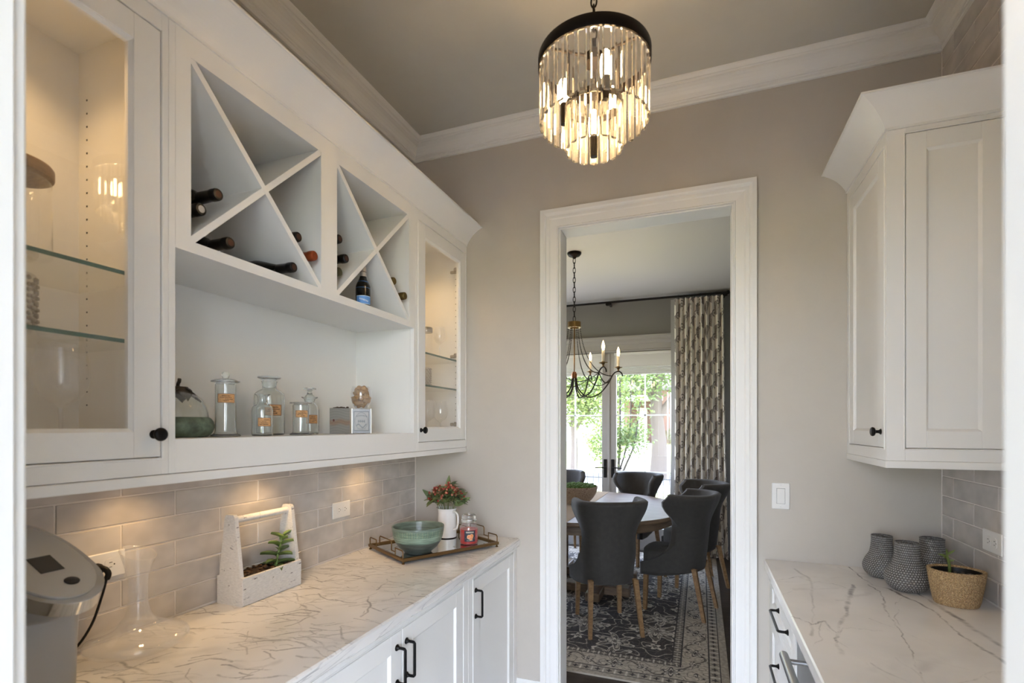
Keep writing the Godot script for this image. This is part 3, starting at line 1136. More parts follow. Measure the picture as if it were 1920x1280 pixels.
func build_wall_cabinets() -> void:
	M.puck_glow = mat(Color(1, 0.9, 0.75), 0.5)
	M.puck_glow.emission_enabled = true
	M.puck_glow.emission = Color(1.0, 0.8, 0.55)
	M.puck_glow.emission_energy_multiplier = 2.0
	var f := facing("right", XF)
	# ---- two glazed cabinets
	for e in [["near", 0.356, 0.838, 0.40, 0.821], ["far", 1.958, 2.478, 1.977, 2.464]]:
		var near: bool = e[0] == "near"
		var d0: float = e[1]
		var d1: float = e[2]
		var o := thing("glass_cabinet", "white wall cabinet with glazed door at the near end, beside the first wine rack" if near else "narrow-looking white wall cabinet with glazed door in the corner by the far wall", "cabinet", V(-1.36, 1.392, (d0 + d1) * 0.5), 0.0, "glazed wall cabinets")
		carcass(o, -1.515, XF - 0.02, 1.42, 2.486, d0, d1, M.white_in)
		var g := Geo.new()
		g.xf = f
		var u0: float = e[3]
		var u1: float = e[4]
		var y0 := 1.432
		var y1 := 2.442
		g.bx(d0, u0, 1.392, 2.486, -0.02, 0, 0.0008)
		g.bx(u1, d1, 1.392, 2.486, -0.02, 0, 0.0008)
		g.bx(u0, u1, 1.392, y0, -0.02, 0, 0.0008)
		g.bx(u0, u1, y1, 2.486, -0.02, 0, 0.0008)
		bead(g, u0, u1, y0, y1)
		objw("face_frame", g, M.white, o)
		var dr := door(o, "door", f, u0, u1, y0, y1, 0.062, true, "glazed door with a plain white frame")
		knob(dr, f, u1 - 0.018 if near else u0 + 0.022, 1.487)
		for y in [1.848, 1.694]:
			g = Geo.new()
			rb(g, -1.506, -1.222, y, y + 0.0095, d0 + 0.019, d1 - 0.019)
			var s := objw("glass_shelf", g, M.shelf, o)
			s.set_meta("label", "clear glass shelf with a green edge")
			g = Geo.new()
			rb(g, -1.2219, -1.2215, y + 0.0002, y + 0.0093, d0 + 0.019, d1 - 0.019)
			var ed := obj("shelf_edge", g, M.shelf_edge, s)
			ed.set_meta("label", "green polished edge")
		g = Geo.new()          # rows of shelf pin holes in the side walls
		for side in [d0 + 0.0165, d1 - 0.0165]:
			for x in [-1.475, -1.255]:
				for k in 24:
					var yy := 1.56 + 0.034 * k
					var p := V(x, yy, side)
					g.bx(p.x - 0.002, p.x + 0.002, p.y - 0.002, p.y + 0.002, p.z - 0.0006, p.z + 0.0006)
		var ph := objw("shelf_pin_holes", g, M.slot, o)
		ph.set_meta("kind", "stuff")
		for y in [1.515, 1.885, 2.345]:       # concealed hinges
			g = Geo.new()
			var hd := d1 - 0.0165 if not near else d0 + 0.0165
			var sgn := -1.0 if not near else 1.0
			rb(g, -1.285, -1.235, y - 0.008, y + 0.008, hd, hd + sgn * 0.012, 0.003)
			rb(g, -1.245, -1.222, y - 0.012, y + 0.012, hd + sgn * 0.006, hd + sgn * 0.05, 0.005)
			g.ball(V(-1.222, y, hd + sgn * 0.045), 0.016, 10, Vector3(0.5, 1, 1))
			objw("hinge", g, M.nickel, o)
		puck(o, V(-1.36, 2.4605, (d0 + d1) * 0.5), 0.045)
	# ---- wine racks over an open shelf
	var o := thing("wine_rack_cabinet", "white middle wall unit with two crossed wine racks above an open shelf", "cabinet", V(-1.36, 1.392, 1.398))
	var g := Geo.new()
	rb(g, -1.515, -1.507, 1.42, 2.486, 0.84, 1.956)
	rb(g, -1.507, XF - 0.02, 1.42, 2.486, 0.84, 0.856)
	rb(g, -1.507, XF - 0.02, 1.42, 2.486, 1.94, 1.956)
	rb(g, -1.507, XF - 0.02, 2.43, 2.446, 0.856, 1.94)
	rb(g, -1.507, XF - 0.02, 1.942, 1.97, 0.856, 1.94)
	rb(g, -1.507, XF - 0.02, 1.447, 1.475, 0.856, 1.94)
	rb(g, -1.507, XF - 0.02, 1.97, 2.43, 1.356, 1.435)
	rb(g, -1.507, XF - 0.02, 1.97, 2.43, 0.856, 0.895)
	rb(g, -1.507, XF - 0.02, 1.97, 2.43, 1.90, 1.94)
	objw("body", g, M.white_in, o)
	g = Geo.new()
	g.xf = f
	g.bx(0.8385, 0.855, 1.392, 2.486, -0.02, 0, 0.0008)
	g.bx(1.941, 1.9575, 1.392, 2.486, -0.02, 0, 0.0008)
	g.bx(0.855, 0.895, 1.942, 2.486, -0.02, 0)
	g.bx(1.90, 1.941, 1.942, 2.486, -0.02, 0)
	g.bx(1.356, 1.435, 1.97, 2.43, -0.02, 0)
	g.bx(0.895, 1.90, 2.43, 2.486, -0.02, 0)
	g.bx(0.895, 1.90, 1.942, 1.97, -0.02, 0)
	g.bx(0.855, 1.941, 1.392, 1.475, -0.02, 0, 0.0008)
	objw("face_frame", g, M.white, o)
	for e in [[0.895, 1.356], [1.435, 1.90]]:
		for s in [0, 1]:
			g = Geo.new()
			var a := Vector2(e[0], 2.43 if s == 0 else 1.97)
			var b := Vector2(e[1], 1.97 if s == 0 else 2.43)
			var dir := (b - a).normalized()
			var nn := Vector2(-dir.y, dir.x) * 0.0085
			# ends cut to fit into the corners
			var poly: PackedVector2Array
			if s == 0:
				poly = PackedVector2Array([Vector2(a.x, a.y), Vector2(a.x + 0.012, a.y), Vector2(b.x, b.y + 0.0122), Vector2(b.x, b.y), Vector2(b.x - 0.012, b.y), Vector2(a.x, a.y - 0.0122)])
			else:
				poly = PackedVector2Array([Vector2(a.x, a.y), Vector2(a.x + 0.012, a.y), Vector2(b.x, b.y - 0.0122), Vector2(b.x, b.y), Vector2(b.x - 0.012, b.y), Vector2(a.x, a.y + 0.0122)])
			g.xf = f
			g.prism(poly, -0.305, -0.001 - 0.0004 * s)
			objw("divider", g, M.white, o)
	# ---- light rail and cornice run along all three
	g = Geo.new()
	rb(g, -1.222, XF + 0.0015, 1.367, 1.3905, 0.356, 2.478, 0.0015)
	rb(g, -1.515, -1.222, 1.3905, 1.398, 0.356, 2.478)
	tag(objw("light_rail", g, M.white), "white rail along the underside of the left wall cabinets", "trim")
	for d in [0.93, 1.37, 1.95]:
		var p := puck(self, V(-1.40, 1.3825, d), 0.02, 0.03, "undercabinet_light")
		tag(p, {0.93: "warm puck light under the cabinet above the coffee maker", 1.37: "warm puck light under the cabinet above the white wooden caddy", 1.95: "warm puck light under the cabinet above the horizontal wall outlet"}[d], "light", "puck lights under the left wall cabinets")
	g = Geo.new()
	moulding(g, cornice_profile(), V(XF - 0.012, 2.486, 0.356), V(XF - 0.012, 2.486, 2.479), Vector3.RIGHT)
	rb(g, -1.525, XF - 0.0122, 2.486, 2.50, 0.356, 2.479)
	tag(objw("cornice", g, M.white), "white coved cornice on top of the left wall cabinets", "cornice")


func cornice_profile() -> Array:
	var p := P2([0, 0, 0.0165, 0, 0.0165, 0.007])
	for k in 13:       # a cove, hollow towards the room
		var a := PI * 0.5 * k / 12.0
		p.append(Vector2(0.0165 + 0.0835 * (0.45 * (1.0 - cos(a)) + 0.55 * k / 12.0), 0.008 + 0.079 * (0.45 * sin(a) + 0.55 * k / 12.0)))
	p.append(Vector2(0.106, 0.087))
	p.append(Vector2(0.106, 0.093))
	p.append(Vector2(0, 0.093))
	return p


func build_base_cabinets() -> void:
	var fx := -0.905
	var f := facing("right", fx)
	var units := [[1.8905, 2.478, [[1.937, 2.427]], "white base cabinet with one door in the far left corner"], [0.9005, 1.8895, [[0.944, 1.3935], [1.3955, 1.841]], "white base cabinet with a pair of doors left of the corner one"], [0.356, 0.8995, [[0.40, 0.86]], "white base cabinet below the coffee maker"]]
	for e in units:
		var d0: float = e[0]
		var d1: float = e[1]
		var o := thing("base_cabinet", e[3], "cabinet", V(-1.21, 0, (d0 + d1) * 0.5), 0.0, "base cabinets along the left wall")
		carcass(o, -1.525, fx - 0.022, 0.10, 0.876, d0, d1, M.white_in)
		var g := Geo.new()
		rb(g, -1.525, fx - 0.07, 0, 0.10, d0, d1)
		objw("plinth", g, M.white, o)
		g = Geo.new()
		g.xf = f
		var lo: float = e[2][0][0]
		var hi: float = e[2][-1][1]
		g.bx(d0, lo, 0.10, 0.876, -0.022, 0, 0.0008)
		g.bx(hi, d1, 0.10, 0.876, -0.022, 0, 0.0008)
		g.bx(lo, hi, 0.10, 0.14, -0.022, 0, 0.0008)
		g.bx(lo, hi, 0.852, 0.876, -0.022, 0, 0.0008)
		bead(g, lo, hi, 0.14, 0.852)
		objw("face_frame", g, M.white, o)
		for k in (e[2] as Array).size():
			var q: Array = e[2][k]
			var dr := door(o, "door", f, q[0], q[1], 0.14, 0.852, 0.062, false)
			var at_far: bool = (e[2] as Array).size() == 2 and k == 0
			pull(dr, f, q[1] - 0.029 if at_far else q[0] + 0.024, 0.746, 0.112, Vector3.UP)
	var g := Geo.new()
	rb(g, -1.5268, -0.888, 0.8765, CT, 0.354, 2.479, 0.005)
	tag(objw("countertop", g, M.marble), "long white marble countertop with fine grey veins along the left wall", "countertop")
	# right side
	fx = 0.285
	f = facing("left", fx)
	var o := thing("drawer_cabinet", "white drawer cabinet against the far wall right of the doorway", "cabinet", V(0.6, 0, 2.17))
	carcass(o, 0.31, 0.9, 0.10, 0.876, 1.835, 2.478, M.white_in)
	g = Geo.new()
	rb(g, fx + 0.07, 0.9, 0, 0.10, 1.835, 2.478)
	objw("plinth", g, M.white, o)
	g = Geo.new()
	g.xf = f
	g.bx(-2.478, -2.43, 0.10, 0.876, -0.022, 0, 0.0008)
	g.bx(-1.875, -1.835, 0.10, 0.876, -0.022, 0, 0.0008)
	for y in [[0.10, 0.14], [0.395, 0.425], [0.685, 0.715], [0.85, 0.876]]:
		g.bx(-2.43, -1.875, y[0], y[1], -0.022, 0, 0.0008)
	objw("face_frame", g, M.white, o)
	for y in [[0.14, 0.395, 0.285], [0.425, 0.685, 0.57], [0.715, 0.85, 0.787]]:
		var dr := door(o, "drawer", f, -2.43, -1.875, y[0], y[1], 0.05 if y[0] < 0.7 else 0.035, false)
		pull(dr, f, -2.084, y[2], 0.22, Vector3.RIGHT)
	o = thing("undercounter_fridge", "steel-handled undercounter appliance beside the drawers on the right", "appliance", V(0.6, 0, 1.5))
	g = Geo.new()
	rb(g, 0.315, 0.9, 0.02, 0.868, 1.232, 1.83)
	objw("body", g, M.iron, o)
	g = Geo.new()
	rb(g, 0.288, 0.3145, 0.10, 0.862, 1.236, 1.826, 0.003)
	var dr := objw("door", g, M.steel, o)
	g = Geo.new()
	g.tube([V(0.232, 0.822, 1.245), V(0.232, 0.822, 1.25), V(0.232, 0.822, 1.69), V(0.232, 0.822, 1.695)], [0.011, 0.0125, 0.0125, 0.011], 20)
	for d in [1.30, 1.65]:
		g.tube([V(0.235, 0.822, d), V(0.288, 0.822, d)], 0.0075, 14)
	var hd := obj("handle", g, M.steel, dr)
	hd.position = Vector3.ZERO
	hd.set_meta("label", "thick brushed steel tube handle")
	g = Geo.new()
	rb(g, 0.31, 0.9, 0, 0.876, 0.356, 1.228)
	g.xf = f
	g.bx(-1.228, -0.356, 0.10, 0.876, -0.022, 0, 0.0008)
	o = thing("base_cabinet", "white base cabinet nearest the camera under the right counter", "cabinet", V(0.6, 0, 0.8))
	objw("body", g, M.white, o)
	door(o, "door", f, -1.19, -0.80, 0.14, 0.852, 0.062, false).position += Vector3(-0.0008, 0, 0)
	door(o, "door", f, -0.79, -0.40, 0.14, 0.852, 0.062, false).position += Vector3(-0.0008, 0, 0)
	g = Geo.new()
	rb(g, 0.262, 0.9095, 0.8765, CT, 0.354, 2.479, 0.004)
	tag(objw("countertop", g, M.marble_wide), "white marble countertop with broad grey veins on the right side", "countertop")
	# wall cabinet on the right, its end panel towards the camera
	o = thing("wall_cabinet", "white wall cabinet with panelled end and black knob above the right counter", "cabinet", V(0.74, 1.39, 2.24))
	g = Geo.new()
	rb(g, 0.599, 0.897, 1.392, 2.486, 2.022, 2.478)
	objw("body", g, M.white, o)
	f = facing("left", 0.577)
	g = Geo.new()
	g.xf = f
	g.bx(-2.478, -2.44, 1.392, 2.486, -0.022, 0, 0.0008)
	g.bx(-2.02, -2.0225, 1.392, 2.486, -0.022, 0)
	g.bx(-2.44, -2.02, 1.392, 1.432, -0.022, 0, 0.0008)
	g.bx(-2.44, -2.02, 2.442, 2.486, -0.022, 0, 0.0008)
	bead(g, -2.44, -2.02, 1.432, 2.442)
	var f2 := facing("camera", 2.0)
	g.xf = f2
	g.bx(0.577, 0.629, 1.392, 2.486, -0.022, 0, 0.0008)
	g.bx(0.887, 0.897, 1.392, 2.486, -0.022, 0, 0.0008)
	g.bx(0.629, 0.887, 1.392, 1.432, -0.022, 0, 0.0008)
	g.bx(0.629, 0.887, 2.468, 2.486, -0.022, 0, 0.0008)
	bead(g, 0.629, 0.887, 1.432, 2.468)
	objw("face_frame", g, M.white, o)
	dr = door(o, "door", f, -2.44, -2.02, 1.432, 2.442, 0.058, false)
	knob(dr, f, -2.05, 1.487)
	door(o, "end_panel", f2, 0.629, 0.887, 1.432, 2.468, 0.058, false)
	g = Geo.new()
	rb(g, 0.5755, 0.897, 1.367, 1.3915, 1.9985, 2.478, 0.0015)
	tag(objw("light_rail", g, M.white), "white rail under the right wall cabinet", "trim")
	g = Geo.new()
	var cp := cornice_profile()
	moulding(g, cp, V(0.589, 2.486, 2.479), V(0.589, 2.486, 2.012), Vector3.LEFT, 0.0, -1.0)
	moulding(g, cp, V(0.589, 2.486, 2.012), V(0.897, 2.486, 2.012), Vector3.BACK, -1.0, 0.0)
	rb(g, 0.589, 0.897, 2.486, 2.50, 2.012, 2.479)
	tag(objw("cornice", g, M.white), "white coved cornice on top of the right wall cabinet, turning a corner", "cornice")


# ---------------------------------------------------------------- the pendant chandelier
func build_pendant() -> void:
	var o := thing("crystal_chandelier", "round bronze pendant with two tiers of hanging crystal prisms and glowing bulbs", "chandelier", V(-0.315, 2.37, 1.57))
	var c := V(-0.315, 0, 1.57)
	var g := Geo.new()
	g.lathe(P2([0.169, 2.632, 0.1745, 2.632, 0.1755, 2.634, 0.1755, 2.667, 0.1745, 2.669, 0.169, 2.669, 0.169, 2.632]), 72, c)
	objw("rim", g, M.bronze, o)
	g = Geo.new()
	for k in 3:
		var a := TAU * k / 3.0 + 0.35
		g.tube([c + Vector3(0, 2.665, 0), c + Vector3(cos(a) * 0.17, 2.655, sin(a) * 0.17)], 0.005, 8)
		g.tube([c + Vector3(cos(a) * 0.085, 2.66, sin(a) * 0.085), c + Vector3(cos(a) * 0.085, 2.525, sin(a) * 0.085)], 0.0035, 8)
	g.lathe(P2([0.079, 2.505, 0.0835, 2.505, 0.0835, 2.525, 0.079, 2.525, 0.079, 2.505]), 48, c)
	g.lathe(P2([0.0001, 2.645, 0.03, 2.645, 0.03, 2.672, 0.012, 2.69, 0.0001, 2.69]), 24, c)
	objw("frame", g, M.bronze, o)
	g = Geo.new()
	g.tube([c + Vector3(0, 2.68, 0), c + Vector3(0, 2.72, 0)], 0.0075, 10)
	objw("stem", g, M.bronze, o)
	for k in 20:
		g = Geo.new()
		var y := 2.735 + 0.0265 * k
		var path := []
		for i in 12:
			var a := TAU * i / 12
			var p := Vector3(cos(a) * 0.009, sin(a) * 0.018, 0)
			if k % 2:
				p = Vector3(0, p.y, p.x)
			path.append(c + Vector3(0, y, 0) + p)
		g.tube(path, 0.0028, 6, true)
		objw("chain_link", g, M.bronze, o)
	g = Geo.new()
	g.lathe(P2([0.0001, 3.225, 0.012, 3.226, 0.02, 3.238, 0.06, 3.265, 0.064, 3.28, 0.064, 3.2945, 0.0001, 3.2945]), 32, c)
	objw("canopy", g, M.bronze, o)
	# prisms: flat six-sided bars with a pointed foot
	var variants := []
	for e in [[0.0278, 0.0095, 0.178], [0.0278, 0.0095, 0.150]]:
		g = Geo.new()
		var w: float = e[0] * 0.5
		var t: float = e[1] * 0.5
		var L: float = e[2]
		var sec := [Vector2(-w, 0), Vector2(-w * 0.52, -t), Vector2(w * 0.52, -t), Vector2(w, 0), Vector2(w * 0.52, t), Vector2(-w * 0.52, t)]
		for i in 6:
			var p: Vector2 = sec[i]
			var q: Vector2 = sec[(i + 1) % 6]
			var nn := Vector3(p.x + q.x, 0, p.y + q.y)
			var ed := q - p
			nn = Vector3(ed.y, 0, -ed.x).normalized()
			var yp := -L + 0.006 * absf(p.x) / w
			var yq := -L + 0.006 * absf(q.x) / w
			g.quad(Vector3(p.x, 0, p.y), Vector3(q.x, 0, q.y), Vector3(q.x, yq, q.y), Vector3(p.x, yp, p.y), nn)
			g.tri(Vector3(p.x, 0, p.y), Vector3(q.x, 0, q.y), Vector3.ZERO, Vector3.UP, Vector3.UP, Vector3.UP)
			var bn := (Vector3(q.x, yq, q.y) - Vector3(0, -L, 0)).cross(Vector3(p.x, yp, p.y) - Vector3(0, -L, 0)).normalized()
			bn *= -signf(bn.y)
			g.tri(Vector3(p.x, yp, p.y), Vector3(q.x, yq, q.y), Vector3(0, -L, 0), bn, bn, bn)
		variants.append(g.mesh())
	var pin := Geo.new()
	pin.tube([Vector3(0, 0.0, 0), Vector3(0, 0.018, 0)], 0.0012, 6)
	var pin_mesh := pin.mesh()
	for tier in 2:
		var n: int = [30, 16][tier]
		var r: float = [0.166, 0.0855][tier]
		for k in n:
			var a := TAU * (k + 0.5) / n
			var cr := obj("crystal", variants[tier], M.crystal, o)
			cr.position = Vector3(cos(a) * r, [0.261, 0.150][tier], sin(a) * r)
			cr.rotation.y = PI / 2 - a
			obj("pin", pin_mesh, M.bronze, cr)
	# bulbs
	M.bulb = mat(Color(1, 0.93, 0.8), 0.4)
	M.bulb.emission_enabled = true
	M.bulb.emission = Color(1.0, 0.86, 0.64)
	M.bulb.emission_energy_multiplier = 16.0
	for k in 4:
		var a := TAU * k / 3.0 + 1.0
		var p := Vector3(cos(a) * 0.095, 0.165, sin(a) * 0.095) if k < 3 else Vector3(0, 0.045, 0)
		g = Geo.new()
		g.lathe(curve(P2([0.0001, 0, 0.011, 0.003, 0.0155, 0.014, 0.0165, 0.045, 0.014, 0.068, 0.006, 0.082, 0.0001, 0.085]), 4), 20)
		var b := obj("bulb", g, M.bulb, o, p)
		g = Geo.new()
		g.lathe(P2([0.0001, -0.062, 0.011, -0.062, 0.0125, -0.03, 0.0125, 0.003, 0.0001, 0.003]), 16)
		if k == 3:
			g.tube([Vector3(0, -0.004, 0), Vector3(0, 0.03, 0)], 0.003, 6)
		obj("socket", g, M.bronze, b)
		omni("bulb_light", Vector3(0, 0.03, 0), 0.0145, Color(1.0, 0.82, 0.58), 0.013, b)
	o.position = V(-0.279, 2.271, 1.39)
	o.scale = Vector3.ONE * 0.885


# ---------------------------------------------------------------- on the left counter
func build_counter_left() -> void:
	# coffee maker, its nose to the right
	var o := thing("coffee_maker", "grey and chrome single-cup coffee maker with a small screen at the photo's left edge", "coffee maker", V(-1.33, CT, 0.61))
	var g := Geo.new()
	var rows := []
	for e in [[0.0, 0.0, 0.0], [0.010, 0.006, 0.004], [0.12, 0.004, 0.002], [0.205, -0.002, 0.0], [0.235, 0.0, 0.004]]:
		var row := []
		for k in 40:
			var a := TAU * k / 40
			var cx := signf(cos(a)) * pow(absf(cos(a)), 0.3)
			var cz := signf(sin(a)) * pow(absf(sin(a)), 0.3)
			row.append(Vector3(-0.035 + cx * (0.097 - e[1]), e[0], cz * (0.096 - e[2])))
		rows.append(row)
	g.grid(rows, 1.0, false, true)
	for r in [rows[0], rows[4]]:
		for k in range(1, 39):
			var nn := Vector3.DOWN if r == rows[0] else Vector3.UP
			g.tri(r[0], r[k], r[k + 1], nn, nn, nn)
	M.machine = mat(Color(0.66, 0.655, 0.645), 0.32, 0.15)
	M.machine_dark = mat(Color(0.60, 0.595, 0.59), 0.3, 0.15)
	M.machine_lid = mat(Color(0.76, 0.75, 0.73), 0.28, 0.15)
	obj("body", g, M.machine, o)
	g = Geo.new()       # rounded head under the lid
	rows = []
	for e in [[0.0, 0.50], [0.06, 0.74], [0.2, 0.9], [0.45, 0.98], [0.75, 1.0], [1.0, 0.94]]:
		var row := []
		for k in 40:
			var a := TAU * k / 40
			var cz: float = sin(a) * 0.078 * e[1]
			var cx: float = cos(a) * (0.18 if cos(a) > 0 else 0.12) * e[1]
			var x: float = -0.01 + cx
			var top := minf(0.318, 0.286 - (x - 0.145) * 0.458) - 0.016
			var low := 0.185 + 0.10 * maxf(0.0, x)
			row.append(Vector3(x, lerpf(low, top, e[0]), cz))
		rows.append(row)
	g.grid(rows, 1.0, false, true)
	for r in [rows[0], rows[5]]:
		for k in range(1, 39):
			var nn := Vector3.DOWN if r == rows[0] else Vector3.UP
			g.tri(r[0], r[k], r[k + 1], nn, nn, nn)
	obj("head", g, M.machine_dark, o)
	# lid: a chrome-edged teardrop, tilted forward
	var tilt := Transform3D(Basis(Vector3(0, 0, 1), -0.43), Vector3(0.12, 0.297, 0))
	var outline := PackedVector2Array()
	var inner := PackedVector2Array()
	for k in 56:
		var a := TAU * k / 56
		var x := cos(a) * (0.112 if cos(a) > 0 else 0.20)
		var y := sin(a) * (0.076 if cos(a) > 0 else 0.076 + 0.010 * absf(cos(a)))
		outline.append(Vector2(x, y))
		inner.append(Vector2(x * 0.87 - 0.004, y * 0.86))
	var lay := Basis(Vector3.RIGHT, Vector3.FORWARD, Vector3.UP)
	g = Geo.new()
	g.xf = tilt * Transform3D(lay, Vector3.ZERO)
	g.prism(outline, -0.024, 0.004, true)
	var lid := obj("lid_handle", g, M.chrome, o)
	lid.set_meta("label", "chrome handle rim with a rounded nose")
	g = Geo.new()
	g.xf = tilt * Transform3D(lay, Vector3.ZERO)
	g.prism(inner, 0.0035, 0.0075, true)
	var pl := obj("control_panel", g, M.machine_lid, o)
	g = Geo.new()
	g.xf = tilt
	g.bx(-0.050, 0.006, 0.0074, 0.0086, -0.021, 0.019, 0.0006)
	obj("screen", g, mat(Color(0.24, 0.235, 0.23), 0.15), pl)
	g = Geo.new()
	g.xf = tilt
	g.lathe(P2([0.0001, 0.0074, 0.0125, 0.0074, 0.0125, 0.0092, 0.010, 0.0102, 0.0001, 0.0102]), 28, Vector3(0.048, 0, -0.012))
	obj("brew_button", g, mat(Color(0.09, 0.09, 0.11), 0.2), pl)
	# decanter
	g = Geo.new()
	var outer := curve(P2([0.0001, 0.004, 0.03, 0.0005, 0.07, 0.004, 0.105, 0.013, 0.116, 0.026, 0.108, 0.041, 0.074, 0.056, 0.043, 0.074, 0.027, 0.102, 0.0225, 0.138, 0.0235, 0.18, 0.030, 0.22, 0.041, 0.255]), 5)
	g.lathe(hollow(outer, 0.0025, 0.006), 48, Vector3.ZERO, 0.3)
	for i in g.v.size():           # lip cut on the slant
		var p := g.v[i]
		if p.y > 0.20:
			g.v[i] = p + Vector3(0, (p.y - 0.20) / 0.055 * (-p.x * 0.5 + p.z * 0.1) * 0.75, 0)
	tag(obj("wine_decanter", g, M.decanter, self, V(-1.391, CT + 0.0005, 0.893)), "clear glass wine decanter with wide flat base and slanting lip", "decanter")
	# old white carpenter's caddy used as a planter
	o = thing("wooden_caddy", "white distressed wooden tool caddy with a dowel handle, used as a planter", "planter", V(-1.452, CT, 1.347))
	for s in [-1.0, 1.0]:
		g = Geo.new()
		g.prism(PackedVector2Array([Vector2(-0.0545, 0), Vector2(0.0545, 0), Vector2(0.0545, 0.093), Vector2(0.047, 0.093), Vector2(0.022, 0.288), Vector2(0.016, 0.296), Vector2(-0.016, 0.296), Vector2(-0.022, 0.288), Vector2(-0.047, 0.093), Vector2(-0.0545, 0.093)]), s * 0.128, s * 0.114)
		obj("end_board", g, M.chipped, o)
		g = Geo.new()
		g.bx(s * 0.058, s * 0.047, 0.001, 0.092, -0.1278, 0.1278, 0.0012)
		obj("side_board", g, M.chipped, o)
	g = Geo.new()
	g.bx(-0.046, 0.046, 0.001, 0.012, -0.113, 0.113)
	obj("base_board", g, M.chipped, o)
	g = Geo.new()
	g.tube([Vector3(0, 0.276, -0.1265), Vector3(0, 0.276, 0.1265)], 0.0115, 16)
	obj("handle", g, M.chipped, o)
	g = soil_patch(0.0455, 0.112, 0.086, 0.010)
	obj("soil", g, M.soil, o)
	g = Geo.new()
	for k in 46:
		var p := Vector3(rng.randf_range(-0.042, 0.042), 0.0905, rng.randf_range(-0.107, 0.107))
		g.ball(p, rng.randf_range(0.003, 0.007), 6, Vector3(1, 0.7, 1.3))
	var mulch := obj("bark_mulch", g, M.soil_light, o)
	mulch.set_meta("kind", "stuff")
	# succulent in the caddy
	o = thing("succulent", "green succulent with thick pointed leaves growing in the white caddy", "plant", V(-1.444, CT + 0.086, 1.405))
	M.succ = mat(Color(0.40, 0.50, 0.30), 0.4)
	M.succ2 = mat(Color(0.52, 0.62, 0.34), 0.4)
	g = Geo.new()
	var stem := curve([Vector3(0, -0.004, 0), Vector3(0.004, 0.035, -0.004), Vector3(0.002, 0.07, -0.018), Vector3(0.002, 0.098, -0.03)], 4)
	g.tube(stem, 0.0035, 8)
	obj("stem", g, M.succ2, o)
	for k in 16:
		var t := float(k) / 15.0
		var a := k * 2.4 + 0.5
		var p: Vector3 = stem[int(t * (stem.size() - 1))]
		p += Vector3.UP * 0.006
		var lift := lerpf(0.10, 0.55, t)
		g = Geo.new()
		var dir := Vector3(cos(a), lift, sin(a))
		var side := dir.cross(Vector3.UP).normalized()
		g.leaf(p, dir, side, lerpf(0.066, 0.040, t) * rng.randf_range(0.9, 1.1), lerpf(0.032, 0.019, t), 0.12, 6, 0.0028)
		obj("leaf", g, M.succ if t < 0.62 else M.succ2, o)


func soil_patch(hx: float, hz: float, y: float, rough: float) -> Geo:
	var g := Geo.new()
	var nz := noise(5, 60.0, 2)
	var rows := []
	for i in 25:
		var row := []
		for j in 13:
			var x := lerpf(-hx, hx, j / 12.0)
			var z := lerpf(-hz, hz, i / 24.0)
			row.append(Vector3(x, y + rough * 0.6 * nz.get_noise_2d(x, z), z))
		rows.append(row)
	g.grid(rows, 1.0)
	return g


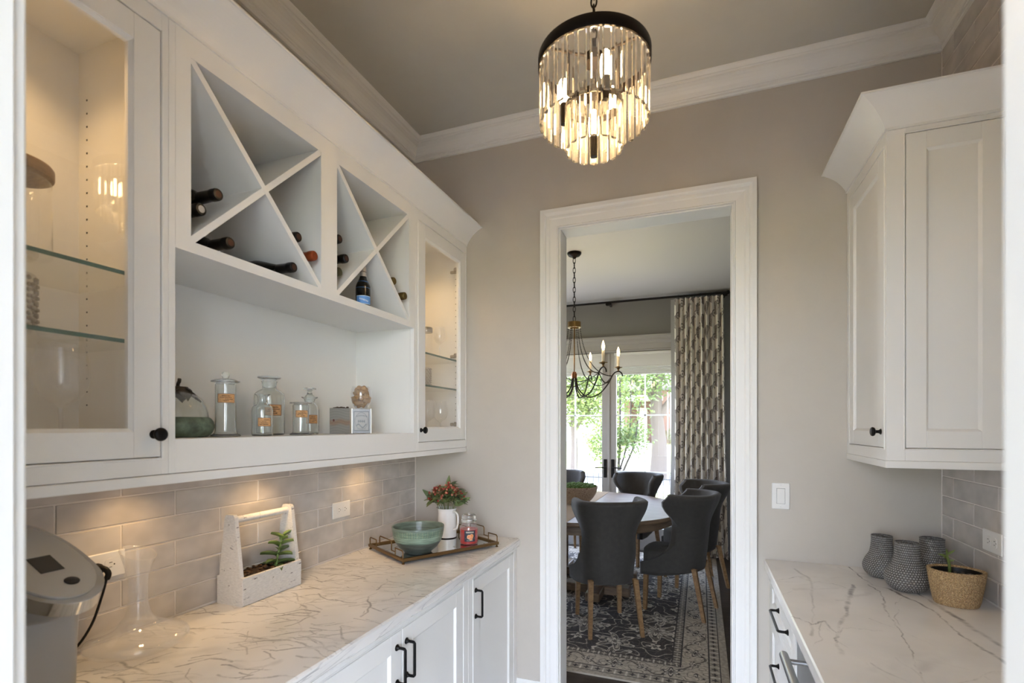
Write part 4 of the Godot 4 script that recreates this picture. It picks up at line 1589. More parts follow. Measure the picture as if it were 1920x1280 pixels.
func build_tray() -> void:
	# the tray: local x runs along its long side
	var A := V(-1.182, CT, 1.825)
	var B := V(-0.92, CT, 2.267)
	var C := V(-1.492, CT, 2.009)
	var mid := (B + C) * 0.5
	var turn := atan2(-(B - A).z, (B - A).x)
	var o := thing("serving_tray", "mirrored brass serving tray with stepped gallery handles on ball feet", "tray", mid, turn)
	var hx := 0.257
	var hz := 0.18
	var g := Geo.new()
	for s in [-1.0, 1.0]:
		g.bx(-hx, hx, 0.012, 0.025, s * hz, s * (hz - 0.012), 0.0012)
		g.bx(s * hx, s * (hx - 0.012), 0.012, 0.025, -hz + 0.012, hz - 0.012, 0.0012)
	g.bx(-hx + 0.01, hx - 0.01, 0.012, 0.0155, -hz + 0.01, hz - 0.01)
	obj("frame", g, M.antique, o)
	g = Geo.new()
	g.bx(-hx + 0.012, hx - 0.012, 0.0155, 0.0175, -hz + 0.012, hz - 0.012)
	obj("mirror_plate", g, M.mirror, o)
	for sx in [-1.0, 1.0]:
		for sz in [-1.0, 1.0]:
			g = Geo.new()
			g.lathe(P2([0.0001, 0, 0.006, 0.0005, 0.0065, 0.004, 0.003, 0.0065, 0.005, 0.012, 0.0001, 0.0122]), 16, Vector3(sx * (hx - 0.008), 0, sz * (hz - 0.008)))
			obj("foot", g, M.antique, o)
		g = Geo.new()
		var x: float = sx * (hx - 0.006)
		var path := []
		for p in [[-0.172, 0.02], [-0.172, 0.050], [-0.165, 0.057], [-0.10, 0.057], [-0.10, 0.040], [-0.062, 0.040], [-0.062, 0.076], [-0.055, 0.082], [0.055, 0.082], [0.062, 0.076], [0.062, 0.040], [0.10, 0.040], [0.10, 0.057], [0.165, 0.057], [0.172, 0.050], [0.172, 0.02]]:
			path.append(Vector3(x, p[1], p[0]))
		g.tube(path, 0.0028, 8)
		for z in [-0.10, 0.10]:
			g.tube([Vector3(x, 0.02, z), Vector3(x, 0.057, z)], 0.0025, 8)
		obj("gallery_handle", g, M.antique, o)
	var top := CT + 0.0178
	# teal bowl
	M.teal = mat(Color.WHITE, 0.28)
	var nz := noise(15, 8.0, 3)
	M.teal.albedo_texture = paint(256, 256, func(u: float, v: float) -> Color:
		var c := Color(0.44, 0.50, 0.455)
		var h := v * 0.36         # metres along the profile
		if h > 0.162 and h < 0.188:
			c = Color(0.53, 0.58, 0.49)
			if fposmod(h / 0.0065 + 0.3 * sin(u * 400.0), 1.0) < 0.35 or fposmod(u * 96.0, 1.0) < 0.3:
				c = Color(0.36, 0.47, 0.42)
		elif h < 0.132:
			c = Color(0.32, 0.345, 0.32)
		elif h < 0.138:
			c = Color(0.41, 0.50, 0.45)
		elif h < 0.162:
			c = Color(0.53, 0.61, 0.54) if fposmod(h / 0.009, 1.0) > 0.25 else Color(0.43, 0.51, 0.46)
		return c * (1.0 + 0.22 * nz.get_noise_2d(u, v * 4.0)))
	M.teal.uv1_scale = Vector3(1, 1.0 / 0.36, 1)
	var g2 := Geo.new()
	g2.lathe(curve(P2([0.0001, 0.004, 0.05, 0.004, 0.054, 0.0, 0.06, 0.003, 0.066, 0.010, 0.088, 0.03, 0.107, 0.062, 0.115, 0.098, 0.117, 0.118, 0.1145, 0.12, 0.111, 0.115, 0.107, 0.09, 0.097, 0.055, 0.075, 0.027, 0.04, 0.014, 0.0001, 0.012]), 4), 56, Vector3.ZERO, 0.6)
	tag(obj("bowl", g2, M.teal, self, Vector3(-1.202, top, -1.984)), "teal glazed stoneware bowl with woven band and dark foot, on the tray", "bowl")
	# white pitcher with a dark foot line
	o = thing("pitcher", "white enamel pitcher with thin dark rim at its foot, holding berries", "pitcher", Vector3(-1.223, top, -2.302))
	M.enamel = mat(Color(0.93, 0.925, 0.915), 0.18)
	g = Geo.new()
	var pr := P2([0.0001, 0.0, 0.047, 0.0, 0.0485, 0.003, 0.0475, 0.07, 0.0455, 0.125, 0.0465, 0.144, 0.0495, 0.149, 0.0478, 0.150, 0.044, 0.142, 0.043, 0.02, 0.0001, 0.008])
	g.lathe(pr, 44)
	for i in g.v.size():          # spout towards the left
		var p := g.v[i]
		if p.y > 0.11 and p.x < 0.0:
			var k := (p.y - 0.11) / 0.04 * pow(maxf(0.0, -p.x / 0.05), 3.0)
			g.v[i] = p + Vector3(-0.017 * k, 0.003 * k, 0)
	var b := obj("body", g, M.enamel, o)
	b.rotation.y = -0.35
	g = Geo.new()
	g.lathe(P2([0.046, -0.0003, 0.0492, 0.0006, 0.0492, 0.0036, 0.0478, 0.0045]), 44)
	obj("foot_line", g, M.iron, o)
	g = Geo.new()
	g.tube(curve([Vector3(0.044, 0.132, 0), Vector3(0.062, 0.136, 0), Vector3(0.078, 0.122, 0), Vector3(0.081, 0.09, 0), Vector3(0.072, 0.055, 0), Vector3(0.046, 0.045, 0)], 5), 0.0052, 10)
	var hn := obj("handle", g, M.enamel, o)
	hn.rotation.y = -0.35
	build_berries(Vector3(-1.223, top + 0.142, -2.302))
	# red jar candle
	o = thing("candle_jar", "red jar candle with glass lid and navy fruit label, on the tray", "candle", Vector3(-1.057, top, -2.214))
	g = Geo.new()
	g.lathe(curve(P2([0.0001, 0.002, 0.035, 0.0, 0.042, 0.004, 0.0435, 0.02, 0.0435, 0.075, 0.040, 0.088, 0.033, 0.094, 0.033, 0.104]), 4) + curve(P2([0.0305, 0.104, 0.0305, 0.095, 0.037, 0.087, 0.041, 0.074, 0.041, 0.012, 0.0001, 0.006]), 3), 40)
	obj("jar", g, M.thin, o)
	g = Geo.new()
	g.lathe(P2([0.0001, 0.003, 0.034, 0.0015, 0.0418, 0.005, 0.0428, 0.02, 0.0428, 0.072, 0.0001, 0.069]), 36)
	var wax := mat(Color(0.72, 0.10, 0.07), 0.35)
	wax.subsurf_scatter_enabled = true
	wax.subsurf_scatter_strength = 0.3
	obj("wax", g, wax, o)
	g = Geo.new()
	g.lathe(curve(P2([0.0001, 0.105, 0.033, 0.1045, 0.037, 0.108, 0.037, 0.114, 0.034, 0.119, 0.0345, 0.128, 0.0325, 0.139, 0.024, 0.144, 0.0001, 0.1445]), 3), 36)
	obj("lid", g, M.glass, o)
	var lab := mat(Color.WHITE, 0.5)
	lab.albedo_texture = paint(128, 112, func(u: float, v: float) -> Color:
		var c := Color(0.20, 0.21, 0.27)
		var q := Vector2((u - 0.55) * 1.1, v - 0.55)
		for e in [[-0.14, 0.02, 0.2], [0.12, -0.06, 0.19], [0.05, 0.16, 0.17]]:
			var d := Vector2(q.x - e[0], q.y - e[1]).length()
			if d < e[2]:
				c = Color(0.88, 0.50, 0.30) if d < e[2] * 0.78 else Color(0.93, 0.72, 0.50)
				if absf(fposmod(atan2(q.y - e[1], q.x - e[0]) * 5.0 / PI, 1.0) - 0.5) > 0.42:
					c = Color(0.95, 0.78, 0.58)
		if (v > 0.09 and v < 0.22 and u > 0.14 and u < 0.86 and sin(u * 90.0) * sin(v * 60.0) > -0.35) or (v > 0.87 and v < 0.93 and u > 0.2 and u < 0.8 and sin(u * 110.0) > -0.2):
			c = Color(0.78, 0.75, 0.68)
		return c)
	var lb := obj("label", wrap_label(0.0438, 0.017, 0.07, 1.25), lab, o)
	lb.rotation.y = 0.55
	lb.set_meta("label", "navy label with orange fruit")


# a paper label bent round a jar, facing +z
func wrap_label(r: float, y0: float, y1: float, angle: float) -> Geo:
	var g := Geo.new()
	var n := 14
	for i in n:
		var a0 := lerpf(-angle * 0.5, angle * 0.5, float(i) / n)
		var a1 := lerpf(-angle * 0.5, angle * 0.5, float(i + 1) / n)
		var p0 := Vector3(sin(a0), 0, cos(a0))
		var p1 := Vector3(sin(a1), 0, cos(a1))
		var u0 := float(i) / n
		var u1 := float(i + 1) / n
		var t := [p0 * r + Vector3(0, y1, 0), p1 * r + Vector3(0, y1, 0), p1 * r + Vector3(0, y0, 0), p0 * r + Vector3(0, y0, 0)]
		g.tri(t[0], t[1], t[2], p0, p1, p1, Vector2(u0, 0), Vector2(u1, 0), Vector2(u1, 1))
		g.tri(t[0], t[2], t[3], p0, p1, p0, Vector2(u0, 0), Vector2(u1, 1), Vector2(u0, 1))
		var q0 := p0 * (r - 0.0003)
		var q1 := p1 * (r - 0.0003)
		g.quad(q0 + Vector3(0, y0, 0), q1 + Vector3(0, y0, 0), q1 + Vector3(0, y1, 0), q0 + Vector3(0, y1, 0), -p0)
	return g


func build_berries(at: Vector3) -> void:
	var o := thing("berry_bouquet", "bouquet of red berry sprigs and dark green leaves in the white pitcher", "flowers", at)
	var leaf_a := mat(Color(0.45, 0.51, 0.33), 0.45)
	var leaf_b := mat(Color(0.33, 0.41, 0.28), 0.4)
	var leaf_c := mat(Color(0.54, 0.55, 0.40), 0.5)
	var berry := mat(Color(0.60, 0.22, 0.17), 0.3)
	var berry2 := mat(Color(0.78, 0.52, 0.42), 0.35)
	for m in [leaf_a, leaf_b, leaf_c]:
		m.backlight_enabled = true
		m.backlight = Color(0.2, 0.25, 0.1)
	# long leaves that stick out
	for e in [[Vector3(-0.10, 0.075, 0.02), 0.115, 0.034, leaf_b], [Vector3(0.0, 0.13, -0.01), 0.12, 0.036, leaf_a], [Vector3(0.115, 0.06, 0.02), 0.10, 0.036, leaf_a], [Vector3(0.09, 0.085, -0.03), 0.085, 0.03, leaf_c], [Vector3(-0.075, 0.095, -0.035), 0.06, 0.026, leaf_a]]:
		var d: Vector3 = e[0]
		var g := Geo.new()
		g.leaf(d * 0.42, d, d.cross(Vector3(0.1, 0.3, 1)).normalized(), e[1], e[2], 0.10, 7, 0.0004)
		obj("leaf", g, e[3], o)
		g = Geo.new()
		g.tube([Vector3(d.x * 0.05, -0.09, d.z * 0.05), d * 0.45], 0.0014, 6)
		obj("stem", g, leaf_c, o)
	var r2 := RandomNumberGenerator.new()
	r2.seed = 12
	for k in 24:
		var a := k * 2.39996
		var t := sqrt((k + 0.6) / 24.0)
		var tip := Vector3(cos(a) * 0.098 * t, 0.118 - 0.062 * t * t + r2.randf_range(-0.018, 0.018), sin(a) * 0.07 * t)
		var g := Geo.new()
		var base := Vector3(tip.x * 0.15, -0.07, tip.z * 0.15)
		var mid := Vector3(tip.x * 0.55, tip.y * 0.4, tip.z * 0.55)
		g.tube(curve([base, mid, tip], 4), 0.0012, 6)
		obj("stem", g, leaf_c, o)
		if true:
			for b in 7:
				g = Geo.new()
				var p := tip + Vector3(r2.randf_range(-0.014, 0.014), r2.randf_range(-0.012, 0.016), r2.randf_range(-0.014, 0.014))
				g.ball(p, r2.randf_range(0.0042, 0.0062), 10, Vector3(1, 1.25, 1))
				obj("berry", g, berry if r2.randf() < 0.6 else berry2, o)
		for b in 12:
			var g3 := Geo.new()
			var s := r2.randf_range(0.35, 1.0)
			var p := mid.lerp(tip, s)
			var aa := r2.randf() * TAU
			var dir := Vector3(cos(aa), r2.randf_range(-0.45, 0.6), sin(aa)) + tip * 3.0
			g3.leaf(p, dir, dir.cross(Vector3.UP + Vector3(0.1, 0, 0.2)).normalized(), r2.randf_range(0.032, 0.055), r2.randf_range(0.016, 0.025), 0.3, 4)
			obj("leaf", g3, [leaf_a, leaf_b, leaf_c, leaf_a][r2.randi() % 4], o)


# ---------------------------------------------------------------- wall plates
func outlet(label: String, at: Vector3, turn: float, plug: bool, wide := false) -> Node3D:
	var o := thing("wall_outlet", label, "outlet", at, turn)
	var g := Geo.new()
	var hw := 0.0585
	g.bx(-hw, hw, -0.0355, 0.0355, 0, 0.0055, 0.0025)
	obj("plate", g, M.plate, o)
	for s in [-1.0, 1.0]:
		g = Geo.new()
		var poly := PackedVector2Array()
		for k in 24:
			var a := TAU * k / 24
			poly.append(Vector2(s * 0.0195 + clampf(cos(a) * 0.0172, -0.0135, 0.0135), sin(a) * 0.0172))
		g.prism(poly, 0.005, 0.0068)
		var r := obj("receptacle", g, M.plate, o)
		g = Geo.new()
		var x: float = s * 0.0195
		g.bx(x - 0.0035, x + 0.0045, 0.0052, 0.007, 0.0066, 0.0071)
		g.bx(x - 0.0035, x + 0.0035, -0.007, -0.0055, 0.0066, 0.0071)
		g.ball(Vector3(x + 0.0095, 0, 0.0066), 0.0024, 8, Vector3(1, 1, 0.2))
		obj("slot", g, M.slot, r)
	g = Geo.new()
	g.lathe(P2([0.0001, 0, 0.003, 0.0, 0.003, 0.001, 0.0001, 0.0014]), 12)
	var sc := Geo.new()
	sc.add(g, Transform3D(Basis(Vector3.RIGHT, Vector3.BACK, Vector3.DOWN), Vector3(0, 0, 0.0054)))
	obj("screw", sc, M.plate, o)
	return o


func build_plates() -> void:
	outlet("white horizontal wall outlet between coffee maker and decanter, a black plug in it", V(-1.5148, 1.128, 0.877), PI / 2, true)
	outlet("white horizontal wall outlet on the tiles between the white caddy and the tray", V(-1.5148, 1.131, 1.841), PI / 2, false)
	outlet("white horizontal wall outlet on the right tiled wall above the basket pot", V(0.8978, 1.126, 2.094), -PI / 2, false)
	# plug and cord of the coffee maker
	var o := thing("power_cord", "black plug and cord in the outlet behind the coffee maker", "cord", V(-1.507, 1.128, 0.857))
	var g := Geo.new()
	g.tube(curve([Vector3(0.0005, 0, 0), Vector3(0.014, 0, 0), Vector3(0.028, -0.002, 0)], 3), [0.0125, 0.0135, 0.0145, 0.0145, 0.013, 0.011, 0.009], 14)
	g.tube(curve([Vector3(0.022, 0.004, 0), Vector3(0.034, 0, -0.006), Vector3(0.040, -0.012, -0.010), Vector3(0.036, -0.026, -0.008)], 3), 0.0072, 10)
	obj("plug", g, M.iron, o)
	g = Geo.new()
	g.tube(curve([Vector3(0.036, -0.024, -0.008), Vector3(0.030, -0.07, 0.0), Vector3(0.022, -0.14, 0.02), Vector3(0.02, -0.19, 0.06), Vector3(0.03, -0.2075, 0.13), Vector3(0.04, -0.2075, 0.155)], 5), 0.0032, 8)
	obj("cable", g, M.iron, o)
	# rocker switch
	o = thing("light_switch", "white rocker light switch plate on the wall right of the doorway", "switch", V(0.3285, 1.199, DF))
	g = Geo.new()
	g.bx(-0.0355, 0.0355, -0.0575, 0.0575, 0, 0.0055, 0.0025)
	obj("plate", g, M.plate, o)
	g = Geo.new()
	g.bx(-0.0168, 0.0168, -0.0338, 0.0338, 0.005, 0.00565)
	obj("rocker_gap", g, M.slot, o)
	g = Geo.new()
	g.bx(-0.016, 0.016, -0.033, 0.033, 0.005, 0.0072, 0.0008)
	g.prism(PackedVector2Array([Vector2(-0.0145, -0.031), Vector2(0.0145, -0.031), Vector2(0.0145, 0.031), Vector2(-0.0145, 0.031)]), 0.006, 0.0092)
	obj("rocker", g, M.plate, o)
	for s in [-1.0, 1.0]:
		g = Geo.new()
		g.ball(Vector3(0, s * 0.048, 0.0052), 0.0028, 10, Vector3(1, 1, 0.4))
		obj("screw", g, M.plate, o)


# ---------------------------------------------------------------- on the right counter
func build_counter_right() -> void:
	M.vase = mat(Color.WHITE, 0.22)
	M.vase.albedo_texture = paint(512, 512, func(u: float, v: float) -> Color:
		var d := vase_dots(u, v)
		return Color(0.34, 0.335, 0.33).lerp(Color(0.76, 0.755, 0.745), d))
	M.vase.heightmap_enabled = true
	M.vase.heightmap_scale = 0.3
	M.vase.heightmap_texture = paint(512, 512, func(u: float, v: float) -> Color:
		var d := vase_dots(u, v)
		return Color(d, d, d))
	M.vase.uv1_scale = Vector3(1, 1.0 / 0.30, 1)
	var g := Geo.new()
	var outer := curve(P2([0.0001, 0.002, 0.03, 0.0, 0.046, 0.004, 0.062, 0.022, 0.066, 0.046, 0.056, 0.074, 0.044, 0.095, 0.039, 0.118, 0.0365, 0.145, 0.0365, 0.165, 0.0358, 0.167, 0.0328, 0.166, 0.0325, 0.145, 0.034, 0.12, 0.036, 0.095, 0.05, 0.07, 0.055, 0.04, 0.04, 0.012, 0.0001, 0.008]), 4)
	g.lathe(outer, 48, Vector3.ZERO, 0.4)
	var mesh := g.mesh()
	for e in [[V(0.664, CT, 2.352), "left", 0.0, 0.965], [V(0.694, CT, 2.188), "front", 0.7, 1.03], [V(0.806, CT, 2.30), "back", 1.9, 1.03]]:
		var o := MeshInstance3D.new()
		o.name = numbered("vase")
		o.mesh = mesh
		o.material_override = M.vase
		add_child(o)
		o.position = e[0]
		o.rotation.y = e[2]
		o.scale = Vector3.ONE * float(e[3])
		tag(o, {"left": "dimpled grey ceramic vase nearest the light switch, first of the three", "front": "dimpled grey ceramic vase standing in front of the other two", "back": "dimpled grey ceramic vase behind the basket pot, by the tiled corner"}[e[1]], "vase", "dimpled grey vases")
	# basket pot
	var o := thing("basket_pot", "low oval pot wrapped in coarse tan woven fibre on the right counter", "pot", V(0.792, CT, 2.075))
	M.basket = mat(Color.WHITE, 0.9)
	var weave := noise(17, 9.0, 2)
	M.basket.albedo_texture = paint(512, 256, func(u: float, v: float) -> Color:
		var r := floorf(v * 34.0)
		var t := sin(u * TAU * 30.0 + r * PI + weave.get_noise_2d(u * 3.0, r) * 9.0) * 0.5 + 0.5
		var e := absf(fposmod(v * 34.0, 1.0) - 0.5) * 2.0
		var c := Color(0.62, 0.49, 0.34).lerp(Color(0.90, 0.78, 0.58), clampf(t * (1.0 - e * e) * 1.3, 0.0, 1.0))
		if weave.get_noise_2d(u * 8.0, v * 8.0) > 0.22:
			c = c.lerp(Color(0.93, 0.86, 0.72), 0.6)
		return c)
	M.basket.heightmap_enabled = true
	M.basket.heightmap_scale = 0.35
	M.basket.heightmap_texture = paint(512, 256, func(u: float, v: float) -> Color:
		var r := floorf(v * 34.0)
		var t := sin(u * TAU * 30.0 + r * PI + weave.get_noise_2d(u * 3.0, r) * 9.0) * 0.5 + 0.5
		var e := absf(fposmod(v * 34.0, 1.0) - 0.5) * 2.0
		var d := t * (1.0 - e * e)
		return Color(d, d, d))
	M.basket.uv1_scale = Vector3(1, 1.0 / 0.13, 1)
	g = Geo.new()
	g.lathe(curve(P2([0.0001, 0.002, 0.046, 0.0, 0.056, 0.006, 0.064, 0.05, 0.0715, 0.108, 0.071, 0.114, 0.066, 0.115, 0.062, 0.109]), 4), 60, Vector3.ZERO, 0.5, 1.08, 0.92)
	obj("woven_wrap", g, M.basket, o)
	g = Geo.new()
	g.lathe(P2([0.0625, 0.110, 0.057, 0.06, 0.050, 0.012, 0.0001, 0.01]), 40, Vector3.ZERO, 0.5, 1.08, 0.92)
	obj("liner", g, M.slot, o)
	g = Geo.new()
	g.lathe(P2([0.0001, 0.094, 0.03, 0.096, 0.0612, 0.093]), 36, Vector3.ZERO, 0.5, 1.08, 0.92)
	obj("soil", g, mat(Color(0.13, 0.11, 0.10), 0.95), o)
	g = Geo.new()
	for k in 34:
		var a := rng.randf() * TAU
		var r := 0.055 * sqrt(rng.randf())
		g.ball(Vector3(cos(a) * r, 0.097, sin(a) * r * 0.85), rng.randf_range(0.003, 0.0075), 6, Vector3(1, 0.7, 1))
	obj("pebble_layer", g, mat(Color(0.34, 0.31, 0.29), 0.9), o).set_meta("kind", "stuff")
	o = thing("seedling", "thin green sprout growing out of the tan basket pot", "plant", V(0.776, CT + 0.095, 2.078))
	var gm := mat(Color(0.36, 0.42, 0.18), 0.5)
	g = Geo.new()
	var st := curve([Vector3(0, -0.002, 0), Vector3(-0.001, 0.03, 0), Vector3(-0.005, 0.052, 0), Vector3(-0.008, 0.07, 0)], 4)
	g.tube(st, [0.0042, 0.0042, 0.004, 0.004, 0.004, 0.004, 0.004, 0.0038, 0.0036, 0.0034, 0.003, 0.0026, 0.002], 10)
	obj("stem", g, gm, o)
	for e in [[Vector3(-0.008, 0.06, 0), Vector3(-0.9, 0.25, 0.2), 0.026], [Vector3(-0.008, 0.065, 0), Vector3(0.9, 0.75, 0.1), 0.03], [Vector3(-0.008, 0.066, 0), Vector3(-0.1, 1.0, 0.3), 0.02], [Vector3(-0.004, 0.045, 0), Vector3(0.7, 0.3, 0.5), 0.018], [Vector3(-0.005, 0.05, 0), Vector3(-0.5, 0.5, -0.6), 0.018]]:
		g = Geo.new()
		var d: Vector3 = e[1]
		g.leaf(e[0], d, d.cross(Vector3(0.1, 0.4, 1)).normalized(), e[2], 0.0075, 0.1, 4, 0.0006)
		obj("leaf", g, gm, o)


func vase_dots(u: float, v: float) -> float:
	var cols := 44.0
	var rws := 38.0
	var r := floorf(v * rws)
	var x := fposmod(u * cols + 0.5 * fposmod(r, 2.0), 1.0) - 0.5
	var y := fposmod(v * rws, 1.0) - 0.5
	return clampf(1.25 - 2.5 * sqrt(x * x + y * y), 0.0, 1.0)


# ---------------------------------------------------------------- wine
func bottle_profile(shape: String) -> Array:
	if shape == "burgundy":
		return curve(P2([0.0001, 0.012, 0.028, 0.003, 0.034, 0.0, 0.0368, 0.006, 0.037, 0.02, 0.037, 0.13, 0.0355, 0.155, 0.028, 0.185, 0.020, 0.212, 0.0155, 0.235, 0.0145, 0.27]), 4)
	return curve(P2([0.0001, 0.014, 0.025, 0.003, 0.031, 0.0, 0.0328, 0.005, 0.033, 0.02, 0.033, 0.175, 0.0315, 0.192, 0.025, 0.208, 0.0175, 0.220, 0.0145, 0.235, 0.014, 0.27]), 4)


func wine_bottle(shape: String, body_mat: Material, foil: Material, label: String, at: Vector3, cap: Material = null) -> Node3D:
	var o := thing("wine_bottle", label, "bottle", at, 0.0, "wine bottles lying in the racks")
	# lies along x, its base at the back
	var lie := Transform3D(Basis(Vector3(0, 0, 1), -PI / 2), Vector3(-0.30, 0, 0))
	var b := Geo.new()
	b.lathe(bottle_profile(shape) + P2([0.0142, 0.292, 0.0001, 0.292]), 32)
	var g := Geo.new()
	g.add(b, lie)
	obj("body", g, body_mat, o)
	b = Geo.new()
	b.lathe(P2([0.0147, 0.225, 0.0158, 0.227, 0.0150, 0.272, 0.0162, 0.274, 0.0166, 0.282, 0.0162, 0.290, 0.0155, 0.2945, 0.0142, 0.2965, 0.0105, 0.2972, 0.0001, 0.2968]), 32)
	g = Geo.new()
	g.add(b, lie)
	var f := obj("foil", g, foil, o)
	b = Geo.new()
	b.lathe(P2([0.0001, 0.2968, 0.0092, 0.2975, 0.0092, 0.298, 0.0001, 0.298]), 20)
	g = Geo.new()
	g.add(b, lie)
	obj("seal", g, cap if cap else foil, f)
	return o


func build_wine() -> void:
	M.dark_glass = mat(Color(0.045, 0.05, 0.045), 0.07)
	M.olive_glass = mat(Color(0.12, 0.115, 0.05), 0.08)
	M.foil_black = mat(Color(0.045, 0.045, 0.05), 0.3, 0.2)
	M.foil_copper = mat(Color(0.62, 0.30, 0.17), 0.35, 0.6)
	M.foil_gold = mat(Color(0.42, 0.35, 0.19), 0.35, 0.6)
	M.foil_green = mat(Color(0.32, 0.31, 0.22), 0.35, 0.4)
	M.seal_brown = mat(Color(0.30, 0.19, 0.15), 0.4, 0.3)
	M.seal_grey = mat(Color(0.62, 0.63, 0.66), 0.4, 0.3)
	var x := -1.208
	wine_bottle("bordeaux", M.olive_glass, M.foil_black, "dark bottle lying on top of another in the first rack's left bay", V(x, 2.128, 0.983), M.seal_brown)
	wine_bottle("bordeaux", M.dark_glass, M.foil_black, "dark bottle with pale emblem on its cap, lowest in the first rack's left bay", V(x - 0.004, 2.070, 0.937), M.seal_grey)
	wine_bottle("bordeaux", M.dark_glass, M.foil_black, "dark bottle at the left corner of the first rack's bottom bay", V(x, 2.0105, 1.02), M.seal_brown)
	wine_bottle("burgundy", M.dark_glass, M.foil_black, "slope-shouldered dark bottle lying in the middle of the first rack's bottom bay", V(x, 2.0115, 1.25), M.seal_brown)
	wine_bottle("bordeaux", M.dark_glass, M.foil_black, "dark bottle lying against the cross in the first rack's right bay", V(x, 2.115, 1.2695), M.seal_brown)
	wine_bottle("bordeaux", M.dark_glass, M.foil_copper, "bottle with copper foil in the first rack's right bay", V(x + 0.022, 2.067, 1.3175))
	wine_bottle("bordeaux", M.dark_glass, M.foil_black, "black-capped bottle lying in the second rack's left bay", V(x, 2.118, 1.502), M.seal_brown)
	wine_bottle("bordeaux", M.dark_glass, M.foil_black, "half-hidden dark bottle stacked topmost in the second rack's left bay", V(x - 0.002, 2.178, 1.4690), M.seal_brown)
	wine_bottle("bordeaux", M.olive_glass, M.foil_green, "olive bottle lowest in the second rack's left bay", V(x - 0.002, 2.060, 1.4690))
	wine_bottle("bordeaux", M.olive_glass, M.foil_gold, "gold-foiled bottle lying uppermost in the second rack's right bay", V(x, 2.119, 1.8095))
	wine_bottle("bordeaux", M.olive_glass, M.foil_gold, "gold-foiled bottle lowest in the second rack's right bay, by its side", V(x + 0.02, 2.067, 1.8615))
	# small sparkling bottle standing up
	var o := thing("sparkling_bottle", "small black bottle with light blue label standing in the second rack", "bottle", V(-1.275, 1.9702, 1.683))
	var g := Geo.new()
	g.lathe(curve(P2([0.0001, 0.010, 0.022, 0.001, 0.0275, 0.002, 0.029, 0.01, 0.029, 0.085, 0.0265, 0.104, 0.018, 0.122, 0.0128, 0.140, 0.0122, 0.168, 0.0001, 0.170]), 4), 32)
	obj("body", g, M.dark_glass, o)
	g = Geo.new()
	g.lathe(P2([0.0133, 0.137, 0.0140, 0.139, 0.0128, 0.155, 0.0142, 0.160, 0.0142, 0.172, 0.0115, 0.180, 0.0001, 0.181]), 28)
	obj("foil", g, mat(Color(0.72, 0.70, 0.68), 0.35, 0.6), o)
	var blue := mat(Color.WHITE, 0.5)
	blue.albedo_texture = paint(128, 64, func(u: float, v: float) -> Color:
		var c := Color(0.40, 0.62, 0.90)
		var d := v - 0.5 - (u - 0.5) * 0.5
		if absf(d) < 0.10 and u > 0.2 and u < 0.8 and sin(u * 70.0 + v * 9.0) > -0.3:
			c = Color(0.88, 0.92, 0.97)
		elif v < 0.08 or v > 0.92:
			c = Color(0.78, 0.86, 0.96)
		return c)
	var lb := obj("label", wrap_label(0.0294, 0.022, 0.056, 2.2), blue, o)
	lb.rotation.y = 0.75
	g = Geo.new()
	g.lathe(P2([0.0292, 0.088, 0.0222, 0.113, 0.0215, 0.1155]), 32)
	obj("neck_label", g, mat(Color(0.40, 0.62, 0.90), 0.5), o)


# ---------------------------------------------------------------- glass jars on the open shelf
# outside profile to a closed glass wall
func hollow(outer: Array, wall: float, base: float) -> Array:
	var o := outer.duplicate()
	var m := outer.size()
	for i in range(m - 1, -1, -1):
		var p: Vector2 = outer[i]
		var e: Vector2 = outer[mini(i + 1, m - 1)] - outer[maxi(i - 1, 0)]
		var q := p + Vector2(-e.y, e.x).normalized() * wall
		if q.y < base:
			q.y = base
		if i == m - 1:
			q.y = p.y
		q.x = maxf(q.x, 0.0001)
		o.append(q)
	return o


func jar(called: String, label: String, at: Vector3, outer: Array, lids: Array, lab: Array) -> Node3D:
	var o := thing(called, label, "jar", at, 0.0, "glass apothecary jars on the open shelf")
	var g := Geo.new()
	g.lathe(hollow(outer, 0.0022, 0.006), 40, Vector3.ZERO, 0.6)
	obj("body", g, M.jar, o)
	if lids:
		g = Geo.new()
		g.lathe(lids, 36, Vector3.ZERO, 0.6)
		obj("stopper", g, M.glass, o)
	if lab:
		var l := obj("label", wrap_label(lab[0], lab[1], lab[2], lab[3]), M.label[lab[5]], o)
		l.rotation.y = lab[4]
		l.set_meta("label", "tan paper label with handwriting")
	return o


